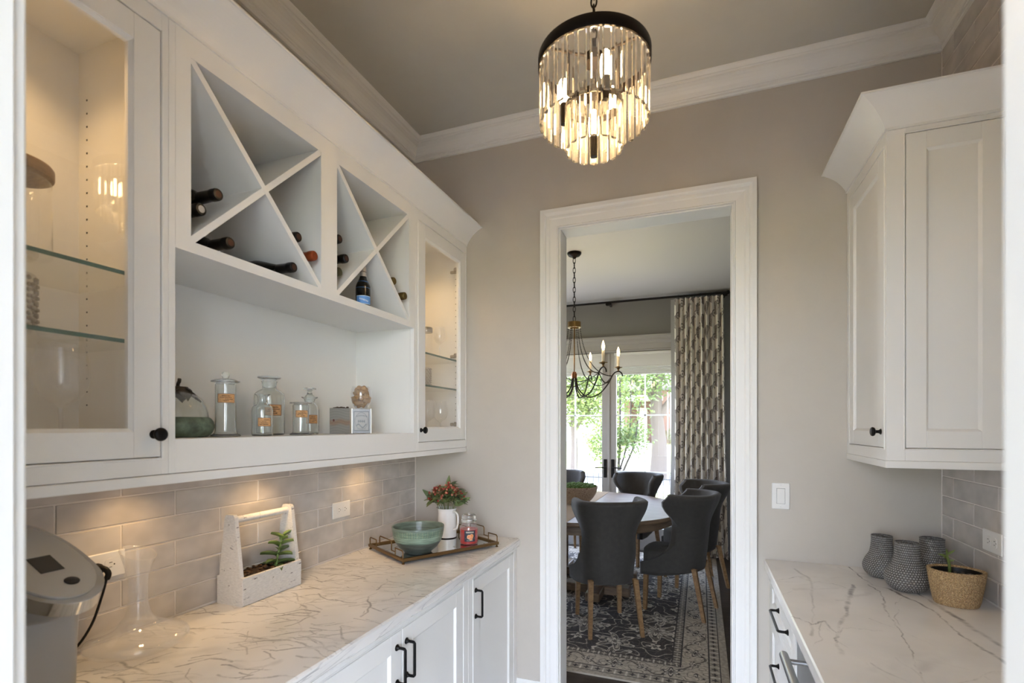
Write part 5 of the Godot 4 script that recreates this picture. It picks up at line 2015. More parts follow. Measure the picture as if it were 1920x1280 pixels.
func build_shelf() -> void:
	var y := 1.4755
	# squat pot with glass dome, mostly hidden by the frame
	var o := thing("lidded_pot", "squat green glazed pot with glass dome and bronze leaf lid, partly behind the cabinet frame", "pot", V(-1.36, y, 0.978))
	var g := Geo.new()
	M.patina = mat(Color.WHITE, 0.5)
	M.patina.albedo_texture = noise_tex(66, 0.02, Color(0.22, 0.26, 0.22), Color(0.50, 0.58, 0.50))
	triplanar(M.patina, Vector3.ONE * 6.0, false)
	g.lathe(curve(P2([0.0001, 0.004, 0.06, 0.0, 0.078, 0.006, 0.088, 0.025, 0.086, 0.043, 0.078, 0.054, 0.074, 0.054, 0.078, 0.04, 0.076, 0.012, 0.0001, 0.008]), 4), 48, Vector3.ZERO, 0.5)
	obj("body", g, M.patina, o)
	g = Geo.new()
	g.lathe(hollow(curve(P2([0.075, 0.055, 0.072, 0.075, 0.062, 0.10, 0.045, 0.118, 0.028, 0.127]), 4), 0.0025, 0.0), 44)
	obj("dome", g, M.jar, o)
	g = Geo.new()
	for k in 5:
		var a := TAU * k / 5 + 0.2
		g.leaf(Vector3(cos(a) * -0.008, 0.140, sin(a) * -0.008), Vector3(cos(a), -0.42, sin(a)), Vector3(-sin(a), 0, cos(a)), 0.075, 0.05, 0.14, 6, 0.0015)
	g.tube(curve([Vector3(0, 0.136, 0), Vector3(0.004, 0.148, 0.002), Vector3(0.014, 0.153, 0.006), Vector3(0.018, 0.161, 0.008)], 4), 0.0045, 8)
	g.lathe(P2([0.0001, 0.124, 0.03, 0.126, 0.024, 0.140, 0.0001, 0.142]), 20)
	obj("leaf_lid", g, M.antique_dark if M.has("antique_dark") else mat(Color(0.27, 0.24, 0.21), 0.5, 0.5), o)
	# footed cylinder with knobbed lid
	jar("footed_jar", "tall footed cylinder jar with knobbed glass lid, left on the open shelf", V(-1.30, y, 1.078),
		curve(P2([0.0001, 0.003, 0.025, 0.001, 0.038, 0.0, 0.0395, 0.004, 0.032, 0.009, 0.0285, 0.015, 0.0275, 0.03, 0.0275, 0.09, 0.0275, 0.145, 0.0275, 0.153]), 3),
		curve(P2([0.0001, 0.1525, 0.0245, 0.1525, 0.0245, 0.157, 0.037, 0.1585, 0.038, 0.162, 0.033, 0.1635, 0.026, 0.1665, 0.013, 0.1675, 0.008, 0.170, 0.0105, 0.177, 0.011, 0.184, 0.006, 0.189, 0.0001, 0.190]), 3), [0.0279, 0.098, 0.124, 1.75, 0.98, 0])
	# big bottle behind, small one before it
	var big := curve(P2([0.0001, 0.003, 0.04, 0.0, 0.0475, 0.004, 0.049, 0.015, 0.049, 0.07, 0.049, 0.125, 0.045, 0.142, 0.033, 0.152, 0.0235, 0.157, 0.022, 0.165, 0.0235, 0.178, 0.026, 0.183]), 3)
	jar("apothecary_bottle", "largest clear apothecary bottle with broad flat stopper, at the back of the shelf", V(-1.385, y, 1.318), big,
		curve(P2([0.0001, 0.160, 0.0185, 0.161, 0.0215, 0.184, 0.023, 0.189, 0.036, 0.1935, 0.037, 0.1975, 0.033, 0.2, 0.0001, 0.2005]), 3), [0.0494, 0.066, 0.103, 1.1, 1.1, 1])
	var small := curve(P2([0.0001, 0.003, 0.024, 0.0, 0.0295, 0.003, 0.031, 0.012, 0.031, 0.045, 0.031, 0.078, 0.027, 0.092, 0.018, 0.098, 0.0145, 0.102, 0.0135, 0.110, 0.015, 0.122, 0.022, 0.127, 0.0225, 0.130]), 3)
	jar("apothecary_bottle", "small clear apothecary bottle standing in front of the largest one", V(-1.275, y, 1.186), small, [], [0.0314, 0.030, 0.056, 1.25, 1.05, 2])
	# the second pair
	jar("apothecary_bottle", "clear bottle with flanged lip and mushroom stopper, behind a footed jar", V(-1.375, y, 1.497),
		curve(P2([0.0001, 0.003, 0.026, 0.0, 0.0315, 0.003, 0.033, 0.012, 0.033, 0.05, 0.033, 0.088, 0.029, 0.105, 0.021, 0.113, 0.0175, 0.12, 0.02, 0.131, 0.028, 0.136, 0.0285, 0.1395]), 3),
		curve(P2([0.0001, 0.118, 0.014, 0.119, 0.017, 0.1405, 0.012, 0.148, 0.0075, 0.157, 0.010, 0.163, 0.022, 0.168, 0.0225, 0.171, 0.016, 0.1745, 0.0001, 0.175]), 3), [0.0334, 0.040, 0.072, 1.0, 1.15, 0])
	jar("footed_jar", "short footed jar with a flat glass lid, middle of the open shelf", V(-1.28, y, 1.352),
		curve(P2([0.0001, 0.003, 0.022, 0.001, 0.034, 0.0, 0.0355, 0.0035, 0.029, 0.008, 0.0265, 0.013, 0.026, 0.03, 0.026, 0.07, 0.026, 0.095, 0.026, 0.103]), 3),
		curve(P2([0.0001, 0.1025, 0.023, 0.1025, 0.023, 0.106, 0.034, 0.1065, 0.0355, 0.109, 0.033, 0.112, 0.0001, 0.1125]), 3), [0.0264, 0.060, 0.084, 1.6, 0.9, 1])
	# weathered crate and printed glass cube
	o = thing("wooden_crate", "small weathered grey wooden box filled with potpourri, at the shelf's right end", "box", V(-1.366, y, 1.655), 0.67)
	var crate := mat(Color.WHITE, 0.7)
	crate.albedo_texture = paint(256, 256, func(u: float, v: float) -> Color:
		var c := Color(0.56, 0.55, 0.52)
		var band := absf(v - 0.55 - 0.03 * sin(u * 9.0))
		c = c.lerp(Color(0.58, 0.45, 0.36), clampf(1.0 - band * 7.0, 0.0, 0.75))
		var k := Vector2((u - 0.2) * 1.0, v - 0.48).length()
		if k < 0.05:
			c = Color(0.42, 0.24, 0.2)
		return c * (0.94 + 0.03 * sin(v * 60.0 + 3.0 * sin(u * 5.0))))
	g = Geo.new()
	for s in [-1.0, 1.0]:
		var a := Vector3(s * 0.038, 0, 0.039)
		g.quad(Vector3(s * 0.038, 0, 0.039), Vector3(s * 0.038, 0, -0.039), Vector3(s * 0.038, 0.102, -0.039), Vector3(s * 0.038, 0.102, 0.039), Vector3(s, 0, 0), Vector2(0, 1), Vector2(1, 0))
		g.quad(Vector3(s * 0.031, 0, 0.032), Vector3(s * 0.031, 0, -0.032), Vector3(s * 0.031, 0.102, -0.032), Vector3(s * 0.031, 0.102, 0.032), Vector3(-s, 0, 0), Vector2(0, 1), Vector2(1, 0))
		g.quad(Vector3(-0.038, 0, s * 0.039), Vector3(0.038, 0, s * 0.039), Vector3(0.038, 0.102, s * 0.039), Vector3(-0.038, 0.102, s * 0.039), Vector3(0, 0, s), Vector2(0, 1), Vector2(1, 0))
		g.quad(Vector3(-0.031, 0, s * 0.032), Vector3(0.031, 0, s * 0.032), Vector3(0.031, 0.102, s * 0.032), Vector3(-0.031, 0.102, s * 0.032), Vector3(0, 0, -s), Vector2(0, 1), Vector2(1, 0))
		g.quad(Vector3(s * 0.038, 0.102, 0.039), Vector3(s * 0.031, 0.102, 0.032), Vector3(s * 0.031, 0.102, -0.032), Vector3(s * 0.038, 0.102, -0.039), Vector3.UP)
		g.quad(Vector3(0.038, 0.102, s * 0.039), Vector3(0.031, 0.102, s * 0.032), Vector3(-0.031, 0.102, s * 0.032), Vector3(-0.038, 0.102, s * 0.039), Vector3.UP)
	obj("box", g, crate, o)
	g = Geo.new()
	g.bx(-0.031, 0.031, 0.08, 0.094, -0.032, 0.032)
	for k in 45:
		var p := Vector3(rng.randf_range(-0.03, 0.03), rng.randf_range(0.096, 0.106), rng.randf_range(-0.031, 0.031))
		g.ball(p, rng.randf_range(0.003, 0.0065), 6, Vector3(1.0, 0.6, 1.3))
	obj("potpourri", g, mat(Color(0.30, 0.23, 0.17), 0.9), o).set_meta("kind", "stuff")
	o = thing("glass_cube", "square glass holder with grey vintage print, in front of the weathered box", "holder", V(-1.298, y, 1.702), 0.67)
	var pr := mat(Color.WHITE, 0.25)
	pr.albedo_texture = paint(192, 192, func(u: float, v: float) -> Color:
		var c := Color(0.55, 0.53, 0.51)
		var e := minf(minf(u, 1.0 - u), minf(v, 1.0 - v))
		var ink := Color(0.27, 0.27, 0.29)
		if e < 0.09:
			c = Color(0.40, 0.41, 0.43) if fposmod((u + v) * 17.0, 1.0) < 0.55 else Color(0.66, 0.67, 0.69)
		elif e < 0.125:
			c = ink
		else:
			var q := Vector2(u - 0.5, v - 0.5)
			var r := q.length()
			if absf(v - 0.27 - 0.25 * q.x * q.x * 2.0) < 0.028 and absf(q.x) < 0.3 and sin(u * 75.0) > -0.2:
				c = ink
			if absf(v - 0.51) < 0.05 and absf(q.x) < 0.19 and (sin(u * 60.0) > 0.1 or absf(v - 0.51) < 0.015):
				c = ink
			if absf(v - 0.70 - 0.07 * sin(u * 14.0)) < 0.03 and absf(q.x) < 0.27:
				c = ink
			if absf(r - 0.345) < 0.012 or absf(v - 0.83) < 0.02 and absf(q.x) < 0.24 and sin(u * 88.0) > 0.0:
				c = ink.lerp(c, 0.35)
		return c)
	g = Geo.new()
	for e in [[Vector3(1, 0, 0), Vector3(0, 0, -1)], [Vector3(-1, 0, 0), Vector3(0, 0, 1)], [Vector3(0, 0, 1), Vector3(1, 0, 0)], [Vector3(0, 0, -1), Vector3(-1, 0, 0)]]:
		var n: Vector3 = e[0]
		var t: Vector3 = e[1]
		var h := 0.036
		g.quad(n * h - t * h + Vector3(0, 0.002, 0), n * h + t * h + Vector3(0, 0.002, 0), n * h + t * h + Vector3(0, 0.099, 0), n * h - t * h + Vector3(0, 0.099, 0), n, Vector2(0, 1), Vector2(1, 0))
	g.quad(Vector3(-0.036, 0.099, -0.036), Vector3(0.036, 0.099, -0.036), Vector3(0.036, 0.099, 0.036), Vector3(-0.036, 0.099, 0.036), Vector3.UP, Vector2(0.02, 0.02), Vector2(0.05, 0.05))
	g.quad(Vector3(-0.036, 0.002, -0.036), Vector3(0.036, 0.002, -0.036), Vector3(0.036, 0.002, 0.036), Vector3(-0.036, 0.002, 0.036), Vector3.DOWN, Vector2(0.02, 0.02), Vector2(0.05, 0.05))
	obj("printed_core", g, pr, o)
	for s in [-1.0, 1.0]:
		for t in [-1.0, 1.0]:
			g = Geo.new()
			g.bx(s * 0.035, s * 0.0385, 0, 0.101, t * 0.035, t * 0.0385, 0.0008)
			obj("corner_strip", g, M.nickel, o)
	# tumbler full of corks on the cube
	o = thing("cork_glass", "round stemless glass full of wine corks standing on the printed cube", "glass", V(-1.298, y + 0.1015, 1.702))
	g = Geo.new()
	g.lathe(hollow(curve(P2([0.0001, 0.002, 0.018, 0.0, 0.027, 0.005, 0.037, 0.025, 0.042, 0.048, 0.041, 0.07, 0.036, 0.09]), 4), 0.0015, 0.006), 40)
	obj("bowl", g, M.thin, o)
	var cork := mat(Color.WHITE, 0.85)
	cork.albedo_texture = noise_tex(67, 0.05, Color(0.55, 0.41, 0.26), Color(0.78, 0.64, 0.44))
	triplanar(cork, Vector3.ONE * 14.0, false)
	var r2 := RandomNumberGenerator.new()
	r2.seed = 3
	var cg := Geo.new()
	cg.lathe(P2([0.0001, -0.0165, 0.0085, -0.0165, 0.0092, -0.0158, 0.0092, 0.0158, 0.0085, 0.0165, 0.0001, 0.0165]), 14)
	var cm := cg.mesh()
	for e in [[-0.012, 0.020, 0.006], [0.012, 0.021, -0.005], [0.0, 0.022, 0.018], [0.0, 0.036, -0.014], [-0.019, 0.043, 0.012], [0.02, 0.044, 0.014], [0.018, 0.047, -0.014], [-0.018, 0.046, -0.014], [0.0, 0.058, 0.018], [0.001, 0.062, -0.004], [-0.017, 0.068, 0.006], [0.018, 0.069, 0.006], [0.002, 0.076, 0.014], [0.004, 0.078, -0.015], [0.025, 0.034, 0.003], [-0.026, 0.034, -0.002], [0.004, 0.048, 0.026], [-0.004, 0.046, -0.027], [-0.026, 0.056, -0.004], [0.027, 0.058, 0.0], [-0.010, 0.080, -0.002], [0.014, 0.083, 0.002]]:
		var c := obj("cork", cm, cork, o, Vector3(e[0], e[1], e[2]))
		c.rotation = Vector3(r2.randf_range(-1.4, 1.4), r2.randf_range(0, 6), r2.randf_range(-1.4, 1.4))


# ---------------------------------------------------------------- behind the glazed doors
func build_cabinet_glassware() -> void:
	var wine := curve(P2([0.034, 0.0, 0.033, 0.0015, 0.012, 0.004, 0.0042, 0.010, 0.0036, 0.04, 0.0036, 0.085, 0.008, 0.098, 0.028, 0.112, 0.041, 0.135, 0.0425, 0.16, 0.038, 0.19, 0.033, 0.212]), 4)
	var g := Geo.new()
	g.lathe(hollow(wine, 0.0012, 0.0012), 40, Vector3.ZERO, 0.3)
	var wm := g.mesh()
	var places := [[V(-1.33, 1.4365, 0.69), "big wine glass on the near glazed cabinet's floor, behind the knobbed door", 1.18], [V(-1.43, 1.4365, 0.62), "wine glass at the back of the near glazed cabinet's floor", 1.0],
		[V(-1.28, 1.4365, 2.335), "wine glass on the floor of the corner glazed cabinet", 0.94], [V(-1.28, 1.4365, 2.20), "wine glass at the left edge of the corner glazed cabinet's floor", 0.94], [V(-1.28, 1.858, 2.325), "small wine glass on the upper shelf of the corner glazed cabinet", 0.78]]
	for e in places:
		var o := thing("wine_glass", e[1], "wine glass", e[0], 0.0, "wine glasses in the glazed cabinets")
		var b := obj("glass_bowl", wm, M.thin, o)
		b.scale = Vector3.ONE * float(e[2])
	# jar with a wooden lid, half behind the doorway's edge
	for e in [[V(-1.335, 1.858, 0.60), 0.07, 0.17, "large glass canister with wooden lid on the near cabinet's upper glass shelf"], [V(-1.30, 1.858, 2.225), 0.03, 0.12, "small lidded glass canister on the corner cabinet's upper glass shelf"]]:
		var o := thing("glass_canister", e[3], "jar", e[0], 0.0, "lidded canisters in the glazed cabinets")
		var r: float = e[1]
		var h: float = e[2]
		g = Geo.new()
		g.lathe(P2([0.0001, 0.001, r * 0.93, 0.001, r, 0.006, r, h * 0.93, r * 0.94, h]), 40, Vector3.ZERO, 0.4)
		obj("jar_body", g, M.thin, o)
		g = Geo.new()
		g.lathe(P2([0.0001, h, r * 1.03, h, r * 1.05, h + 0.003, r * 1.05, h + 0.02, r * 1.0, h + 0.025, 0.0001, h + 0.026]), 40)
		obj("lid", g, M.oak if r > 0.05 else M.nickel, o)
	# patterned tumblers on the middle shelf
	M.etched = pane_glass(0.25, Color(0.8, 0.78, 0.74))
	for e in [[V(-1.37, 1.7045, 0.605), "etched glass hurricane vase on the near cabinet's lower glass shelf", 0.055, 0.125], [V(-1.30, 1.7045, 2.21), "etched tumbler on the corner cabinet's lower glass shelf", 0.032, 0.095]]:
		var r: float = e[2]
		var h: float = e[3]
		g = Geo.new()
		g.lathe(P2([0.0001, 0.001, r * 0.85, 0.001, r * 0.9, 0.006, r, h * 0.5, r, h]), 36)
		var o := thing("etched_vase", e[1], "vase", e[0], 0.0, "etched glasses in the glazed cabinets")
		obj("glass_body", g, M.etched, o)
		g = Geo.new()
		for k in 9:
			for q in 14:
				var a := TAU * (q + 0.5 * (k % 2)) / 14
				g.ball(Vector3(cos(a) * (r + 0.0005), h * (0.12 + 0.1 * k), sin(a) * (r + 0.0005)), r * 0.10, 5, Vector3(1, 1, 1))
		obj("etched_dots", g, mat(Color(0.66, 0.62, 0.56), 0.5), o).set_meta("kind", "stuff")


const TX := -1.1       # middle of the dining table
const TD := 4.74


func chair_shell() -> Geo:
	# curved back that wraps round the seat: rows run round the U, columns run up the outside and down the inside
	var nu := 40
	var heights := [0.30, 0.33, 0.36, 0.39, 0.42, 0.455, 0.49, 0.53, 0.57, 0.62, 0.67, 0.72, 0.77, 0.82, 0.86, 0.895, 0.925, 0.945]
	# per height: half width at the back, reach of the wings forward of the middle, flare
	var half := func(y: float) -> float:
		return 0.195 + 0.012 * smoothstep(0.42, 0.55, y) - 0.006 * smoothstep(0.55, 0.68, y) + 0.066 * smoothstep(0.68, 0.94, y)
	var reach := func(y: float) -> float:
		if y < 0.395:
			return 0.235
		var t := clampf((y - 0.395) / 0.22, 0.0, 1.0)
		var a := lerpf(0.235, -0.075, pow(t, 0.6))
		return a + 0.125 * smoothstep(0.66, 0.87, y) - 0.05 * smoothstep(0.89, 0.95, y)
	var lean := func(y: float) -> float:
		return 0.10 * (y - 0.40) + 0.05 * smoothstep(0.72, 0.95, y)
	var curve_at := func(y: float, s: float, inset: float) -> Vector3:
		var w: float = half.call(y) - inset
		var zb: float = 0.185 + lean.call(y) - inset
		var f: float = reach.call(y)
		var r := 0.17
		# right half: straight along the back, quarter round, straight forward
		var l1 := w - r
		var l2 := PI * 0.5 * r
		var l3 := maxf(0.0, (zb - r) + f)
		var d := absf(s) * (l1 + l2 + l3)
		var p: Vector2
		if d < l1:
			p = Vector2(d, zb + 0.02 * (1.0 - d / w))
		elif d < l1 + l2:
			var a := (d - l1) / r
			p = Vector2(l1 + r * sin(a), zb - r + r * cos(a) + 0.02 * (1.0 - (l1 + r * sin(a)) / w))
		else:
			p = Vector2(w + 0.16 * (d - l1 - l2) * (1.0 - smoothstep(0.5, 0.7, y)), zb - r - (d - l1 - l2))
		var yy := y if y > 0.37 else lerpf(y, 0.37, clampf((p.y + 0.1) / 0.3, 0.0, 1.0) * 0.8)
		return Vector3(p.x * signf(s) if s != 0.0 else 0.0, yy, p.y)
	var rows := []
	for i in nu + 1:
		var s := lerpf(-1.0, 1.0, float(i) / nu)
		# the top edge dips a little in its middle
		var row := []
		for y in heights:
			row.append(curve_at.call(y, s, 0.0))
		var a: Vector3 = row[-1]
		var b: Vector3 = curve_at.call(heights[-1], s, 0.055)
		row.append((a * 0.8 + b * 0.2) + Vector3(0, 0.012, 0))
		row.append((a * 0.45 + b * 0.55) + Vector3(0, 0.016, 0))
		row.append((a * 0.1 + b * 0.9) + Vector3(0, 0.01, 0))
		for k in range(heights.size() - 1, -1, -1):
			row.append(curve_at.call(heights[k], s, 0.055))
		rows.append(row)
	var g := Geo.new()
	g.grid(rows, 1.0, false, true)
	# rounded front edges of the wings
	var m := heights.size()
	for e in [0, nu]:
		var row: Array = rows[e]
		var strip := []
		for j in m + 1:
			var a: Vector3 = row[j]
			var b: Vector3 = row[row.size() - 1 - j] if j < m else row[m + 2]
			var mid := (a + b) * 0.5 + Vector3(0, 0, -0.016)
			strip.append([a, a.lerp(mid, 0.6) + Vector3(0, 0, -0.006), mid, b.lerp(mid, 0.6) + Vector3(0, 0, -0.006), b])
		g.grid(strip, 1.0 if e == 0 else -1.0)
		var g_end: Array = strip[m]
		g.tri(g_end[0], g_end[2], g_end[4], Vector3(0, 0.6, -1), Vector3(0, 0.6, -1), Vector3(0, 0.6, -1))
	return g


func make_chair() -> Node3D:
	var o := thing("dining_chair", "charcoal velvet wingback dining chair with oak legs, its back turned to the doorway", "chair", Vector3.ZERO, 0.0, "charcoal dining chairs round the table")
	obj("backrest", chair_shell(), M.velvet, o)
	# piping along the outer edge of the wings
	var g := Geo.new()
	var rows := []
	for e in [[0.34, 0.96], [0.37, 1.0], [0.455, 1.0], [0.48, 0.985], [0.492, 0.94], [0.496, 0.8], [0.498, 0.4], [0.498, 0.02]]:
		var row := []
		for k in 40:
			var a := TAU * k / 40
			var cx := signf(cos(a)) * pow(absf(cos(a)), 0.45)
			var cz := signf(sin(a)) * pow(absf(sin(a)), 0.45)
			var taper := 1.0 + 0.13 * (-cz * 0.5 + 0.5)
			row.append(Vector3(cx * 0.165 * taper * e[1], e[0] + 0.008 * (1.0 - absf(cx)) * (1.0 if e[0] > 0.47 else 0.0), -0.06 + cz * 0.205 * e[1]))
		rows.append(row)
	g.grid(rows, 1.0, false, true)
	for k in range(1, 39):
		g.tri(rows[0][0], rows[0][k], rows[0][k + 1], Vector3.DOWN, Vector3.DOWN, Vector3.DOWN)
	obj("seat", g, M.velvet, o)
	for s in [-1.0, 1.0]:
		for e in [[0.165, 0.165, 0.19, 0.245, 0.018], [0.165, -0.215, 0.172, -0.225, 0.019]]:
			g = Geo.new()
			var top := Vector3(s * e[0], 0.385, e[1])
			var bot := Vector3(s * e[2], 0.0, e[3])
			var a: float = e[4]
			var b := a * 0.72
			var cs := [Vector2(-1, -1), Vector2(1, -1), Vector2(1, 1), Vector2(-1, 1)]
			for k in 4:
				var p: Vector2 = cs[k]
				var q: Vector2 = cs[(k + 1) % 4]
				var nn := Vector3(p.x + q.x, 0, p.y + q.y).normalized()
				g.quad(top + Vector3(p.x, 0, p.y) * a, top + Vector3(q.x, 0, q.y) * a, bot + Vector3(q.x, 0, q.y) * b, bot + Vector3(p.x, 0, p.y) * b, nn)
			g.quad(bot + Vector3(-b, 0, -b), bot + Vector3(b, 0, -b), bot + Vector3(b, 0, b), bot + Vector3(-b, 0, b), Vector3.DOWN)
			obj("leg", g, M.oak, o)
	return o


func build_dining() -> void:
	# rug
	var g := Geo.new()
	g.quad(V(-2.38, 0.012, 3.0), V(0.16, 0.012, 3.0), V(0.16, 0.012, 6.1), V(-2.38, 0.012, 6.1), Vector3.UP, Vector2(0, 0), Vector2(1, 1))
	var cr := [V(-2.38, 0, 3.0), V(0.16, 0, 3.0), V(0.16, 0, 6.1), V(-2.38, 0, 6.1)]
	for k in 4:
		var a: Vector3 = cr[k]
		var b: Vector3 = cr[(k + 1) % 4]
		g.quad(a + Vector3(0, 0.001, 0), b + Vector3(0, 0.001, 0), b + Vector3(0, 0.012, 0), a + Vector3(0, 0.012, 0), (b - a).cross(Vector3.UP).normalized() , Vector2(0.002, 0.002), Vector2(0.004, 0.004))
	tag(objw("area_rug", g, M.rug), "charcoal and cream floral patterned area rug with a wide border under the dining table", "rug")
	# table
	var o := thing("dining_table", "large round grey-brown wooden dining table on a trestle base", "table", V(TX, 0.012, TD))
	g = Geo.new()
	g.lathe(P2([0.0001, 0.708, 0.955, 0.708, 0.967, 0.713, 0.972, 0.72, 0.972, 0.738, 0.966, 0.747, 0.0001, 0.748]), 96)
	obj("tabletop", g, M.table, o)
	g = Geo.new()
	g.lathe(P2([0.86, 0.63, 0.88, 0.63, 0.88, 0.7078, 0.86, 0.7078, 0.86, 0.63]), 72)
	obj("apron", g, M.table, o)
	for k in 4:
		var a := PI / 4 + PI / 2 * k
		g = Geo.new()
		g.xf = Transform3D(Basis(Vector3.UP, a), Vector3.ZERO)
		g.bx(0.28, 0.40, 0.0, 0.7078, -0.06, 0.06, 0.008)
		obj("leg", g, M.table, o)
	for a in [0.0, PI / 2]:
		g = Geo.new()
		g.xf = Transform3D(Basis(Vector3.UP, a), Vector3.ZERO)
		for s in [-1.0, 1.0]:
			g.bx(-0.52, 0.52, 0.001, 0.075, s * 0.175, s * 0.30, 0.008)
		obj("base_beam", g, M.table, o)
	g = Geo.new()
	rb(g, -1.32, -0.97, 0.7603, 0.7623, 3.79, 5.69)
	tag(objw("table_runner", g, mat(Color(0.60, 0.51, 0.39), 0.9)), "tan table runner under the wooden bowl", "runner")
	# bowl with moss
	o = thing("wooden_bowl", "swirl-grained pale wooden bowl on the dining table", "bowl", V(-1.12, 0.7625, 4.72))
	var swirl := mat(Color.WHITE, 0.45)
	var nz := noise(19, 2.2, 2)
	swirl.albedo_texture = paint(512, 160, func(u: float, v: float) -> Color:
		var a := u * TAU
		var t := sin((nz.get_noise_3d(cos(a), sin(a), v * 2.2) * 5.0 + v * 2.0) * 9.0)
		return Color(0.80, 0.73, 0.65).lerp(Color(0.45, 0.33, 0.26), clampf(t * 1.6 - 0.7, 0.0, 1.0)))
	swirl.uv1_scale = Vector3(1, 2.0, 1)
	g = Geo.new()
	g.lathe(curve(P2([0.0001, 0.003, 0.07, 0.0, 0.095, 0.004, 0.15, 0.045, 0.19, 0.105, 0.208, 0.165, 0.203, 0.168, 0.195, 0.15, 0.165, 0.07, 0.0001, 0.05]), 4), 56, Vector3.ZERO, 0.5)
	obj("bowl_body", g, swirl, o)
	g = Geo.new()
	var r2 := RandomNumberGenerator.new()
	r2.seed = 5
	g.lathe(P2([0.196, 0.145, 0.12, 0.165, 0.0001, 0.17]), 32)
	for k in 260:
		var a := r2.randf() * TAU
		var r := 0.195 * sqrt(r2.randf())
		g.ball(Vector3(cos(a) * r, 0.163 + 0.018 * (1.0 - r / 0.2) + r2.randf() * 0.012, sin(a) * r), r2.randf_range(0.008, 0.017), 6)
	var moss := tag(obj("moss", g, mat(Color(0.34, 0.45, 0.22), 0.9), self, V(-1.12, 0.7625, 4.72)), "green moss heaped in the wooden bowl", "moss")
	moss.set_meta("kind", "stuff")
	# chairs in view
	var ch := make_chair()
	var c1 := Vector2(-0.576, 3.6)
	var base := V(-0.665, 0.012, 3.79)
	ch.position = base
	ch.rotation.y = 0.46
	var spots := [[V(-0.165, 0.012, 4.33), 1.31, "charcoal wingback chair seen from its side, nearest to the curtain"], [V(-0.06, 0.012, 5.12), 1.93, "charcoal wingback chair behind the side-on one, in front of the curtain"], [V(-0.69, 0.012, 5.72), 2.72, "charcoal wingback chair at the table's far side, before the right door leaf"], [V(-1.52, 0.012, 5.74), 3.56, "charcoal wingback chair at the table's far side, behind the wooden bowl"]]
	for e in spots:
		copy_of(ch, "dining_chair", e[2], e[0], e[1])
	build_dining_chandelier()
	build_curtain()
	build_garden_doors()


